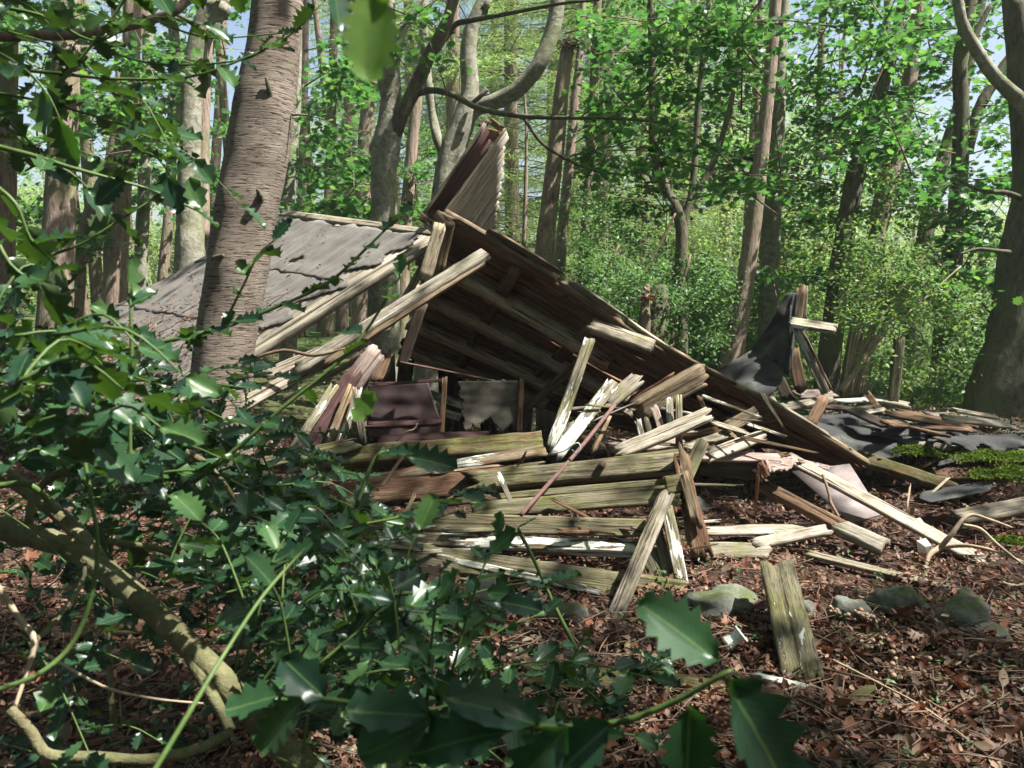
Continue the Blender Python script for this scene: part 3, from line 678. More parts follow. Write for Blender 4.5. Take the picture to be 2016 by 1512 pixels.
# larches (feathery pale green) and the far wood, made once and copied
def conifer_proto(rs, H=17, mat='larch', n=150):
    r = np.random.default_rng(rs); C = []; D_ = []; bv, bf = [], []
    for k in range(n):
        z = r.uniform(1.2, H); L = (1.0 - z / (H + 3)) * 4.4 * r.uniform(.6, 1.1); a = r.uniform(0, 2 * math.pi)
        m = int(300 * L / 3)
        t = r.uniform(.15, 1, m); side = r.normal(0, .16 + .0 * t, m) * (.4 + L * .35)
        dx, dy = math.cos(a), math.sin(a)
        p = np.stack([dx * t * L - dy * side, dy * t * L + dx * side, z - .16 * t * L - .22 * np.abs(side) - r.uniform(0, .18, m)], 1)
        C.append(p)
        dd = np.stack([dx + -dy * np.sign(side) * .8, dy + dx * np.sign(side) * .8, -.5 + 0 * side], 1); D_.append(dd)
        V, F = tube_geo([Vector((0, 0, z)), Vector((dx * L, dy * L, z - .16 * L))], [.02, .005], 4, 0, 2); q = len(bv); bv += V; bf += [tuple(i + q for i in f) for f in F]
    C = np.concatenate(C); D_ = np.concatenate(D_)
    V, F = scatter(T_NEEDLE, C, .16 * r.uniform(.6, 1.3, len(C)), .8, rs=rs, dirs=D_)
    tr = mesh_mixed('trunk', *tube_geo([Vector((0, 0, -.3)), Vector((.1, 0, H * .5)), Vector((0, .1, H + 1))], [.2, .13, .03], 10, .06, 6), M['pine'])
    return [('trunk', tr), ('limbs', mesh_mixed('limbs', bv, bf, M['twig'])), ('crown', mesh_np('crown', V, F, M[mat]))]
def broad_proto(rs, H=15, mat='far', lo=2.5, n=95, size=.17, per=85, R_=2.9):
    r = np.random.default_rng(rs); cents = []; bv, bf = [], []
    for k in range(n):
        z = r.uniform(lo, H); a = r.uniform(0, 6.28); rr = R_ * math.sqrt(r.uniform(.05, 1)) * (1 - .5 * max(0, z / H - .6))
        c = (math.cos(a) * rr, math.sin(a) * rr, z); cents.append(c)
        if k % 3 == 0:
            V, F = tube_geo([Vector((0, 0, max(.8, z - rr * .7))), Vector(c) * .55 + Vector((0, 0, (z - rr * .2) * .45)), Vector(c)], [.04, .025, .008], 4, 0, 3); q = len(bv); bv += V; bf += [tuple(i + q for i in f) for f in F]
    C = clumps(cents, r.uniform(.5, 1.0, n), per, rs, .4)
    V, F = scatter(T_SIMPLE, C, size * r.uniform(.6, 1.3, len(C)), .6, rs=rs)
    tr = mesh_mixed('trunk', *tube_geo([Vector((0, 0, -.3)), Vector((.15, 0, H * .3)), Vector((-.1, .1, H * .6)), Vector((.2, 0, H))], [.22, .17, .11, .03], 10, .06, 6), M['pine'])
    return [('trunk', tr), ('limbs', mesh_mixed('limbs', bv, bf, M['mossbark'])), ('crown', mesh_np('crown', V, F, M[mat]))]
def put(proto, name, x, y, s, rz, label, group, cat='tree', sz=None, lean=(0, 0)):
    e = empty(name, (x, y, gh(x, y)), label, cat, group)
    e.scale = (s, s, sz or s); e.rotation_euler = (lean[0], lean[1], rz)
    for (nm, me) in proto:
        o = bpy.data.objects.new(nm, me); COL.objects.link(o); o.parent = e
        if nm == 'limbs': o['kind'] = 'stuff'
    return e
larch = [conifer_proto(31), conifer_proto(32), conifer_proto(33, 15)]
def xat(px, D): return (px - CXP) / FPX * D
r = np.random.default_rng(40)
LL, LG = 'feathery pale green larch standing behind the hut', 'larches behind the hut'
for i, (px, D, s) in enumerate([(900, 17, 1), (1010, 20, 1.1), (1080, 24, 1.2), (1180, 18, 1), (1260, 23, 1.15), (970, 27, 1.2), (820, 25, 1.2), (1330, 28, 1.3), (1130, 31, 1.3), (700, 29, 1.2), (1420, 24, 1.1)]):
    put(larch[i % 3], 'larch_tree', xat(px, D), D, s, r.uniform(0, 6), LL, LG)
broad = [broad_proto(51), broad_proto(52, 17), broad_proto(53, 13, lo=1.2)]
bushes = [broad_proto(61, 3.6, lo=.3, n=60, size=.13, per=85, R_=2.3), broad_proto(62, 4.6, lo=.3, n=70, size=.13, per=85, R_=2.1)]
BL, BG = 'leafy broadleaf tree deep in the wood', 'broadleaf trees deep in the wood'
for i in range(18):
    D = r.uniform(32, 62); px = r.uniform(-250, 2250)
    put(broad[i % 3], 'broadleaf_tree', xat(px, D), D, r.uniform(.8, 1.2), r.uniform(0, 6), BL, BG, lean=(r.normal(0, .04), r.normal(.03, .04)))
UL, UG = 'sunlit bushy undergrowth plant under the far trees', 'bushes under the far trees'
for i in range(30):
    D = r.uniform(19, 46); px = -200 + 2400 * (i + r.uniform(0, 1)) / 30
    put(bushes[i % 2], 'undergrowth_bush', xat(px, D), D, r.uniform(.7, 1.15), r.uniform(0, 6), UL, UG, 'bush')
TL, TG = 'slender straight pole trunk among the far pines', 'slender pines far behind the fallen roof'
polem = mesh_mixed('trunk', *tube_geo([Vector((0, 0, -.3)), Vector((.1, 0, 8)), Vector((.0, .1, 17))], [.17, .13, .08], 10, .05, 6), M['redpine'])
for i in range(27):
    D = r.uniform(15, 36); px = r.uniform(-150, 760) if i < 17 else r.uniform(1300, 2100)
    put([('trunk', polem)], 'pine_tree', xat(px, D), D, r.uniform(.45, .8), r.uniform(0, 6), TL, TG, sz=1.1, lean=(r.normal(0, .02), r.normal(.02, .03)))
# the wood goes on behind the camera: unseen trees added to darken the foreground
shade = [broad_proto(54, 14, 'syc', lo=1.5, n=80, size=.26, per=60), broad_proto(55, 12, 'syc', lo=.8, n=80, size=.26, per=60)]
for i, (x, y) in enumerate([(-9, -5), (-5, -8), (-1, -7.5), (3.5, -8), (8, -7), (12, -8), (-12, -1), (-13, 4), (-6, -12), (2, -13), (9, -13), (16, -2), (17, 5), (-11.5, 8.5), (16.5, 12), (-15, 12)]):
    put(shade[i % 2], 'broadleaf_tree', x, y, 1.0, i * 1.3, 'unseen leafy broadleaf tree added round the clearing for shade', 'unseen shade trees round the clearing')
# a far wooded rise closing the view behind the trees
fr = np.random.default_rng(70); fc = []
for k in range(900):
    a = fr.uniform(-.85, .85); D = fr.uniform(55, 90); fc.append((math.sin(a) * D, math.cos(a) * D, gh(0, 40) + abs(fr.normal(0, 1.6))))
C = clumps(fc, fr.uniform(1.0, 2.2, 900), 60, 71, .6)
fo = leaf_obj('far_wood', T_SIMPLE, C, .55, 'far', None, .7, 72); tag(fo, 'bright leafy wood far beyond the clearing', 'wood', kind='stuff')

# ------------------------------------------------------------------ canopy overhead: unseen crowns shaped for shade, gaps cut along sun rays to LIT_SPOTS
r = np.random.default_rng(90)
byown = {k: [] for k, _ in CANOPY_OWNERS}
S3 = np.array(SUN_TO)
# gaps follow a slow noise, nearly closed over the near holly to darken it
for k in range(3200):
    x, y, z = r.uniform(-11, 18), r.uniform(-9, 9.5), r.uniform(8.5, 14)
    if y > 4 and (z - 1.6) / max(y, .1) < .46: z = 1.6 + y * .46 + r.uniform(.3, 3)
    gp = Vector((x, y, z)) - SUN_TO * ((z - 1.0) / SUN_TO.z)
    if (mnoise.noise((gp.x * .9, gp.y * .9, 4.2)) * .7 + mnoise.noise((gp.x * .3, gp.y * .3, 9.2)) * .6) > (CANOPY_T if gp.y > 3.7 else .9 if gp.x < .9 else .32): continue
    if shaded((x, y, z), .55): continue
    own = min(CANOPY_OWNERS, key=lambda kv: (kv[1].x - x) ** 2 + (kv[1].y - y) ** 2)[0]
    byown[own].append((x, y, z))
for i, (k, c) in enumerate(byown.items()):
    if len(c) > 3: crown(k, c, .65, 46, .2, 'syc', T_SIMPLE, rs=200 + i, flat=.5, name='shade_crown', twigs=False)
# ------------------------------------------------------------------ the collapsed hut
SAG = {}
def bil(A, B, C, E, u, v):
    p = A * ((1 - u) * (1 - v)) + B * (u * (1 - v)) + C * ((1 - u) * v) + E * (u * v)
    if SAG and A is SAG['a']: p = p + Vector((0, 0, -.05 * math.exp(-((u - .55) / .14) ** 2) + .012 * math.sin(u * 9) * (1 - v) - .03 * v * math.sin(u * 3.1)))
    return p
def panel_board(name, q, u0, u1, v0, v1, th, off, mat, par, along='u', seg=5, rag=(.0, .0), rs=0, lift=0.0):
    """one board lying in the bilinear panel q; off = offset along the panel normal"""
    r = np.random.default_rng(rs)
    A, B, C, E = q
    nrm = (B - A).cross(C - A).normalized()
    if nrm.z < 0: nrm = -nrm
    V = []
    la, lb = (u0, u1) if along == 'u' else (v0, v1)
    wa, wb = (v0, v1) if along == 'u' else (u0, u1)
    ks = (wa, wa * .67 + wb * .33, wa * .33 + wb * .67, wb)
    for i in range(seg + 1):
        for side in (.5, -.5):
            for k in ks:
                t = la + (lb - la) * i / seg
                if i == 0: t += r.uniform(-1, 1) * rag[0]
                if i == seg: t += r.uniform(-1, 1) * rag[1]
                u, v = (t, k) if along == 'u' else (k, t)
                V.append(bil(A, B, C, E, u, v) + nrm * (off + side * th + lift * i / seg + r.uniform(-1, 1) * th * .06))
    F = []; R = 8; idx = [0, 1, 2, 3, 7, 6, 5, 4]
    for i in range(seg):
        for k in range(8):
            a, b = i * R + idx[k], i * R + idx[(k + 1) % 8]
            F.append((a, b, b + R, a + R))
    for k in range(3):
        F.append((k, 4 + k, 5 + k, 1 + k)); o = seg * R; F.append((o + k, o + k + 1, o + k + 5, o + k + 4))
    V = np.array([tuple(p) for p in V])
    x = (bil(A, B, C, E, u1, v0) - bil(A, B, C, E, u0, v0)) if along == 'u' else (bil(A, B, C, E, u0, v1) - bil(A, B, C, E, u0, v0))
    # outward winding
    fn = np.cross(V[F[0][1]] - V[F[0][0]], V[F[0][3]] - V[F[0][0]])
    if np.dot(fn, np.array(nrm)) < 0: F = [f[::-1] for f in F]
    return local_obj(name, V, np.array(F), x, nrm, M[mat], par)
def sheet(name, q, u0, u1, v0, v1, off, mat, par, nu=40, nv=30, wave=.012, rag=.03, rs=0, holes=0.0, th=.006, hole=None):
    """a thin torn sheet (felt) lying over a panel"""
    A, B, C, E = q
    nrm = (B - A).cross(C - A).normalized()
    if nrm.z < 0: nrm = -nrm
    V = []
    for i in range(nu + 1):
        for j in range(nv + 1):
            u = u0 + (u1 - u0) * i / nu; v = v0 + (v1 - v0) * j / nv
            nz = mnoise.noise((u * 9 + rs, v * 9, rs)); n2 = mnoise.noise((u * 25 + rs, v * 3, 5))
            if i == 0 or i == nu: u += rag * mnoise.noise((v * 17, rs, 2.5)) * 1.5
            if j == 0 or j == nv: v += rag * mnoise.noise((u * 21, rs, 7.5)) * 1.5
            V.append(bil(A, B, C, E, u, v) + nrm * (off + wave * (nz + .6 * n2)))
    n = len(V)
    V = V + [p - nrm * th for p in V]
    F = []; Hs = set()
    for i in range(nu):
        for j in range(nv):
            u = (i + .5) / nu; v = (j + .5) / nv
            if hole and hole(u, v): Hs.add((i, j))
    for i in range(nu):
        for j in range(nv):
            if (i, j) in Hs: continue
            a = i * (nv + 1) + j; b = a + 1; c = a + nv + 2; d = a + nv + 1
            F.append((a, d, c, b)); F.append((a + n, b + n, c + n, d + n))
            for (di, dj, p, q_) in ((-1, 0, a, b), (1, 0, c, d), (0, -1, d, a), (0, 1, b, c)):
                ni, nj = i + di, j + dj
                if ni < 0 or nj < 0 or ni >= nu or nj >= nv or (ni, nj) in Hs: F.append((p, q_, q_ + n, p + n))
    V = np.array([tuple(p) for p in V]); fn = np.cross(V[F[0][1]] - V[F[0][0]], V[F[0][3]] - V[F[0][0]])
    if np.dot(fn, np.array(nrm)) < 0: F = [f[::-1] for f in F]
    return local_obj(name, V, np.array(F), B - A, nrm, M[mat], par)

# --- left slope: boards under worn grey felt
LQ = (W(846, 468, 7.05), W(205, 872, 6.7), W(548, 428, 9.3), W(-110, 800, 9.2))
le = empty('fallen_roof_slope', LQ[1], 'fallen roof slope of pale boards under worn grey felt behind the leaning cherry', 'roof')
nb = 20
rl = np.random.default_rng(3)
for i in range(nb):
    v0 = i / nb; v1 = (i + .93) / nb
    panel_board('board', LQ, rl.uniform(-.01, .012), 1 + rl.uniform(-.03, .02), v0, v1, .022, rl.uniform(-.004, .004), 'bleach' if i < 5 else 'grey', le, rs=i, rag=(.006, .02))
for u in (.06, .36, .68, .95): panel_board('batten', LQ, u, u + .03, 0.01, .99, .05, -.04, 'rafter', le, along='v', rs=int(u * 99))
for k, (ua, ub) in enumerate(((.70, .985), (.46, .72), (.22, .48), (.004, .24))):   # felt courses lapped from the eave upwards
    sheet('felt_covering', LQ, ua, ub, -.02 + .012 * (k % 3), 1.01, .020 + .005 * k, 'feltgrey', le, 26, 60, .009, .012, 4 + k, hole=lambda u, v, k=k: (mnoise.noise((u * 2 + k * 3, v * 14 + 3, .3)) > .6 and v < .75) or (v < .05 + .12 * mnoise.noise((u * 3 + k * 5, 1, 9))))
panel_board('verge_board', LQ, .0, 1.0, -.052, -.008, .05, -.015, 'bleach', le, seg=14, rag=(.005, .03), rs=91)
panel_board('ridge_board', LQ, -.03, -.006, .0, 1.0, .05, .0, 'grey', le, along='v', seg=10, rag=(.0, .02), rs=92)
# fallen needles and twigs lying on the slope
r = np.random.default_rng(17)
def on_slope(n, um, us, vm, vs, seed):
    r = np.random.default_rng(seed); out = []
    for k in range(n):
        u, v = r.normal(um, us), r.normal(vm, vs)
        if 0 < u < .99 and 0.02 < v < .98: out.append(tuple(bil(*LQ, u, v) + Vector((-.02, -.03, .055))))
    return out
C = np.array(on_slope(1300, .66, .22, .45, .28, 1) + on_slope(1300, .85, .1, .35, .25, 2))
nl = leaf_obj('roof_litter', T_SIMPLE, C, .04, 'needle', None, .5, 19); tag(nl, 'rusty dead leaves and needles strewn on the grey felt slope', 'leaf litter', kind='stuff')
tv, tf = [], []
for p in on_slope(170, .75, .18, .3, .25, 3):
    p = Vector(p) + Vector((0, 0, .01)); d = (LQ[1] - LQ[0]).normalized() * r.normal(0, 1) + (LQ[2] - LQ[0]).normalized() * r.normal(0, .7); d = d.normalized() * r.uniform(.08, .3)
    V, F = tube_geo([p - d, p + Vector((0, 0, .01)), p + d], [.005, .004, .002], 4, 0, 1); o = len(tv); tv += V; tf += [tuple(i + o for i in f) for f in F]
o = link('fallen_twigs', mesh_mixed('fallen_twigs', tv, tf, M['twig'])); tag(o, 'thin dead twigs scattered over the grey felt slope', 'twigs', kind='stuff')

# --- right slope: underside with rafters, lining boards, purlins
RQ = (W(873, 424, 6.95), W(1692, 912, 6.25), W(792, 700, 9.6), W(1365, 885, 8.5))
re_ = empty('broken_roof_slope', RQ[1], 'tilted roof slope showing dark lining boards and rafters over the open interior', 'roof')
SAG['a'] = RQ[0]
rn = (RQ[1] - RQ[0]).cross(RQ[2] - RQ[0]).normalized()
if rn.z < 0: rn = -rn
nb = 17; rr_ = np.random.default_rng(8)
for i in range(nb):
    v0 = i / nb; v1 = (i + (.95 if i % 5 else .86)) / nb
    ue = 1.0 if i < 2 else (.9 + rr_.uniform(-.1, .08))
    us = 0.0
    if i in (6, 11): ue = .55
    if i == 3: ue = .62
    panel_board('lining_board', RQ, us, ue, v0, v1, .02, rr_.uniform(-.008, .004), 'under', re_, seg=8, rs=i, rag=(.004, .035))
for k, (v, ua, ub) in enumerate(((.20, -.02, .50), (.42, -.02, .62), (.64, 0, .5), (.86, 0, .5))):
    panel_board('rafter', RQ, ua, ub, v, v + .04, .14, -.083, 'rafter', re_, seg=8, rs=40 + k, rag=(.0, .006))
for k, (u, va, vb) in enumerate(((.19, .03, .9), (.40, .02, .8), (.62, .0, .7), (.80, .0, .6))):
    panel_board('purlin', RQ, u, u + .03, va, vb, .07, -.045, 'brown', re_, along='v', seg=5, rs=60 + k)
panel_board('verge_board', RQ, .0, .295, -.015, .045, .05, .025, 'tan', re_, seg=10, rs=71, rag=(.004, .012))
panel_board('verge_board', RQ, .30, .56, -.02, .035, .045, .005, 'tan', re_, seg=8, rs=72, rag=(.01, .02))
panel_board('verge_board', RQ, .62, 1.0, -.03, .04, .05, .02, 'tan', re_, seg=10, rs=73, rag=(.02, .01))
for k, (ua, ub, va, vb, of) in enumerate(((.12, .27, -.035, .0, .06), (.33, .44, -.045, -.01, .03), (.46, .60, -.03, .02, .05), (.55, .68, -.06, -.02, .0), (.74, .9, -.07, -.035, .0))):
    panel_board('broken_edge_board', RQ, ua, ub, va, vb, .025, of, ['tan', 'grey', 'rafter'][k % 3], re_, seg=5, rs=140 + k, rag=(.02, .03))
panel_board('eave_board', RQ, .70, .99, .05, .15, .03, -.04, 'brown', re_, seg=6, rs=74, rag=(.02, .02))
rcv = sheet('felt_covering', RQ, .0, .62, .03, 1.0, .045, 'felt', re_, 40, 24, .008, .03, 6, hole=lambda u, v: u > .42 + .4 * v and v < .5 and mnoise.noise((u * 8, v * 11, 4)) > -.25)
sheet('felt_covering', RQ, .66, .99, .02, .8, .05, 'felt', re_, 24, 18, .02, .06, 9)
# curled black flap at the end of the first verge board
tube('felt_flap', [W(1098, 548, 6.85), W(1112, 562, 6.8), W(1116, 578, 6.78), W(1108, 585, 6.8)], [.02, .026, .022, .012], 'felt', rcv, ns=7, jit=.3)

# --- upright hollow piece of double-skinned wall
up = empty('upright_wall_panel', W(868, 428, 7.1), 'upright hollow wall panel of pale boards poking above the roof ridge', 'wall panel')
bl, tl, fr_ = W(870, 430, 7.05), W(997, 252, 6.95), W(964, 462, 8.3)
dvec = tl - bl; svec = fr_ - bl
nrmR = dvec.cross(svec).normalized()
if nrmR.dot(CAM - bl) < 0: nrmR = -nrmR
ru = np.random.default_rng(12)
for i in range(15):
    s = (i + .5) / 15
    L = (1 - .90 * s ** 1.05) * (1 + ru.uniform(-.03, .03))
    a = bl + svec * s; b = a + dvec * L
    v, f, x, z = plank_geo(a, b, svec.length / 15 * .94, .02, nrmR, seg=5, splint=(.01, .02), wear=.03, rs=300 + i)
    local_obj('board', v, f, x, z, M['clad'], up)
offL = W(836, 420, 7.1) - bl
for i in range(8):
    s = (i + .5) / 8 * .9
    L = (1 - .75 * s)
    a = bl + offL + svec * s; b = a + dvec * L * 1.0
    v, f, x, z = plank_geo(a, b, svec.length * .9 / 8 * .96, .02, nrmR, seg=4, splint=(.01, .02), wear=.03, rs=330 + i)
    local_obj('inner_board', v, f, x, z, M['maroon'], up)
plank('edge_strip', (835, 421, 7.08), (956, 242, 6.98), .03, .035, 'c', 'bleach', par=up, splint=(.005, .01))
plank('edge_strip', (867, 430, 7.03), (996, 254, 6.93), .026, .03, 'c', 'bleach', par=up, splint=(.005, .01))
plank('end_block', (946, 252, 7.05), (962, 236, 7.05), .07, .07, 'c', 'tan', par=up, splint=(.01, .02))
plank('end_block', (968, 240, 7.15), (988, 254, 7.1), .06, .07, 'c', 'tan', par=up, splint=(.02, .02))
plank('cross_rail', (842, 420, 7.2), (870, 428, 7.2), .09, .06, 'c', 'brown', par=up)
plank('cross_rail', (955, 262, 7.3), (985, 270, 7.3), .10, .06, 'c', 'brown', par=up)

# --- ridge post and loose timbers at the apex
plank('ridge_post', (868, 440, 6.85), (836, 552, 6.85), .115, .06, 'c', 'rafter', 'short pale ridge post under the upright panel', 'post')
plank('ridge_post', (886, 438, 6.9), (862, 535, 6.95), .10, .05, 'c', 'tan', 'split brown post tight beside the pale ridge post', 'post')
plank('ridge_block', (826, 424, 6.9), (846, 440, 6.9), .07, .06, 'c', 'tan', 'small splintered block at the roof apex', 'wood block', splint=(.02, .03))
plank('ridge_block', (838, 442, 6.88), (868, 466, 6.84), .045, .04, 'c', 'pinktorn', 'crumbled pinkish lath end under the apex block', 'lath', splint=(.02, .03))
plank('ridge_block', (860, 425, 6.85), (892, 440, 6.85), .10, .06, 'c', 'tan', 'square cut beam end at the foot of the upright panel', 'beam end')
plank('gable_post', (832, 596, 6.95), (788, 726, 7.0), .10, .07, 'c', 'dark', 'dark upright post at the mouth of the interior', 'post')
plank('gable_stud', (846, 500, 7.0), (768, 640, 7.0), .07, .03, 'c', 'paint', 'pale painted strip behind the big barge board', 'strip')
bb = empty('barge_board', W(600, 730, 6.3), 'long sunlit double barge board slanting down from the apex', 'beam')
plank('beam', (957, 499, 6.5), (585, 728, 6.1), .145, .05, 'mu', 'bleach', par=bb, seg=20, splint=(.004, .05))
plank('batten', (952, 516, 6.46), (640, 715, 6.12), .06, .05, 'cu', 'tan', par=bb, seg=16, splint=(.01, .05))
plank('plank', (760, 640, 6.5), (520, 740, 6.1), .10, .03, 'm', 'grey', 'grey plank slipped below the double barge board', seg=14)
plank('plank', (720, 668, 6.4), (470, 800, 5.95), .12, .03, 'm', 'bleach', 'wide bleached plank sloping beneath the fallen felt slope', seg=14)
plank('plank', (735, 690, 6.5), (560, 790, 6.1), .05, .03, 'c', 'paint', 'thin white lath among the planks below the barge board', 'lath')
tube_o = tube('dead_branch', tpx([(500, 705, 6.0), (560, 690, 6.0), (620, 700, 5.95), (680, 685, 5.95)]), [.014, .016, .014, .006], 'twig', None, ns=6); tag(tube_o, 'dead branch lying along the sloping bleached planks', 'branch')

# --- splintered stack left of the opening
st = [((742, 690, 6.1), (690, 760, 6.0), .16, 'pinktorn', 'torn pink-white board standing against the cupboard', 'board'),
      ((735, 700, 6.2), (655, 880, 5.9), .10, 'maroon', 'narrow dark maroon plank leaning in the splintered stack', 'plank'),
      ((700, 730, 6.0), (610, 890, 5.75), .13, 'maroon', 'wide maroon stained board leaning with white streaks', 'board'),
      ((655, 765, 5.9), (578, 885, 5.65), .07, 'paint', 'white painted lath leaning outermost in the splintered stack', 'lath'),
      ((690, 770, 5.85), (650, 870, 5.7), .07, 'tan', 'fresh tan splinter within the leaning stack', 'splinter'),
      ((706, 770, 5.8), (672, 868, 5.65), .05, 'paint', 'narrow whitish splinter within the leaning stack', 'splinter'),
      ((700, 770, 5.65), (715, 872, 5.6), .055, 'bleach', 'pale upright stake in front of the cupboard edge', 'stake'),
      ((765, 690, 6.4), (740, 750, 6.3), .09, 'brown', 'jagged brown board hanging at the cupboard top', 'board')]
for k, (a, b, w_, m_, lb, ct) in enumerate(st):
    plank('leaning_' + ct, a, b, w_, .022, 'c', m_, lb, ct, splint=(.06, .03), wear=.12, rs=500 + k)

# --- cupboard inside
cu = empty('broken_cupboard', W(790, 870, 6.7), 'broken cupboard frame with a dark maroon panel inside the hut', 'cupboard')
plank('post', (719, 752, 6.6), (716, 868, 6.55), .04, .04, 'c', 'grey', par=cu)
plank('post', (876, 742, 6.55), (868, 866, 6.5), .045, .04, 'c', 'brown', par=cu)
plank('post', (1027, 744, 6.75), (1022, 858, 6.7), .045, .04, 'c', 'brown', par=cu)
plank('rail', (722, 838, 6.5), (868, 832, 6.5), .05, .05, 'cu', 'maroon', par=cu)
plank('rail', (728, 758, 6.75), (880, 748, 6.75), .03, .03, 'c', 'maroon', par=cu)
plank('shelf', (745, 866, 6.2), (960, 858, 6.3), .12, .02, 'mu', 'maroon', par=cu)
# hanging panel with soft folds, torn on its lower right
def cloth(name, rows, mat, par, th=.006, fold=.03, freq=22, nu=34, nv=20, rs=0, torn=None):
    V = []
    for j in range(nv + 1):
        t = j / nv * (len(rows) - 1); k = min(int(t), len(rows) - 2); q = t - k
        L = W(*rows[k][0]) * (1 - q) + W(*rows[k + 1][0]) * q; R = W(*rows[k][1]) * (1 - q) + W(*rows[k + 1][1]) * q
        for i in range(nu + 1):
            u = i / nu; p = L * (1 - u) + R * u
            tc = (CAM - p).normalized()
            V.append(p + tc * fold * (math.sin(u * freq + rs + j * .12) * .5 + mnoise.noise((u * 4 + rs, j * .25, 1)) * 1.0))
    n = len(V); back = [v - (CAM - v).normalized() * th for v in V]; V = V + back
    F = []; H = set((i, j) for i in range(nu) for j in range(nv) if torn and torn((i + .5) / nu, (j + .5) / nv))
    for j in range(nv):
        for i in range(nu):
            if (i, j) in H: continue
            a = j * (nu + 1) + i; b = a + 1; c = a + nu + 2; d = a + nu + 1
            F.append((a, d, c, b)); F.append((a + n, b + n, c + n, d + n))
            for (di, dj, p, q_) in ((0, -1, b, a), (0, 1, d, c), (-1, 0, a, d), (1, 0, c, b)):
                ni, nj = i + di, j + dj
                if ni < 0 or nj < 0 or ni >= nu or nj >= nv or (ni, nj) in H: F.append((q_, p, p + n, q_ + n))
    V = np.array([tuple(v) for v in V])
    return local_obj(name, V, np.array(F), (1, 0, 0), (0, 0, 1), M[mat], par, True)
cloth('panel', [((724, 757, 6.85), (842, 752, 6.85)), ((728, 800, 6.85), (858, 800, 6.85)), ((724, 862, 6.8), (880, 862, 6.85))], 'curtain', cu, .01, .010, 11)
hb = cloth('torn_hardboard', [((884, 748, 6.7), (1026, 746, 6.75)), ((893, 800, 6.7), (1022, 800, 6.75)), ((902, 860, 6.65), (1014, 860, 6.7))], 'hardboard', None, .008, .008, 3, 44, 34, 2,
      torn=lambda u, v: (v > .88 + .16 * mnoise.noise((u * 5, 3, 1)) + .07 * mnoise.noise((u * 17, 3, 1)) - .22 * math.exp(-((u - .52) / .12) ** 2)) or (u < .05 + .07 * (1 + mnoise.noise((v * 9, 1, 1)))) or (u > .97 + .04 * mnoise.noise((v * 12, 5, 1))) or v < .02 + .03 * mnoise.noise((u * 14, 2, 2)))
tag(hb, 'mouldy grey hardboard sheet with a torn lower edge inside the hut', 'hardboard')
tube_o = tube('curtain_rail', tpx([(788, 713, 6.9), (900, 735, 6.9), (1020, 760, 6.9)]), [.01, .01, .01], 'rust', None, ns=6); tag(tube_o, 'thin dark rail above the broken cupboard', 'rail')
# tumbled back wall boards, the darkness of the interior put into their colour
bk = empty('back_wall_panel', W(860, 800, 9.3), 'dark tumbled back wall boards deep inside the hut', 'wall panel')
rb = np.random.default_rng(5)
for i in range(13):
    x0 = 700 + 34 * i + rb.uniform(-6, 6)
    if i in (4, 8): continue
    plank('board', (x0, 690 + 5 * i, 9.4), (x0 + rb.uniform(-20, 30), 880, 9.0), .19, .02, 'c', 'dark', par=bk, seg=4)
plank('interior_plank', (830, 770, 7.6), (930, 806, 7.5), .09, .02, 'm', 'paint', 'pale painted board lying behind the torn hardboard', 'board')
plank('interior_plank', (838, 800, 7.4), (905, 822, 7.3), .08, .02, 'm', 'bleach', 'short bleached board leaning behind the cupboard', 'board')
tube_o = tube('bare_twig', tpx([(780, 868, 5.9), (800, 850, 5.85), (815, 845, 5.85), (822, 833, 5.85)]), [.006, .006, .005, .003], 'bone', None, ns=5); tag(tube_o, 'small forked bare twig before the maroon panel', 'twig')

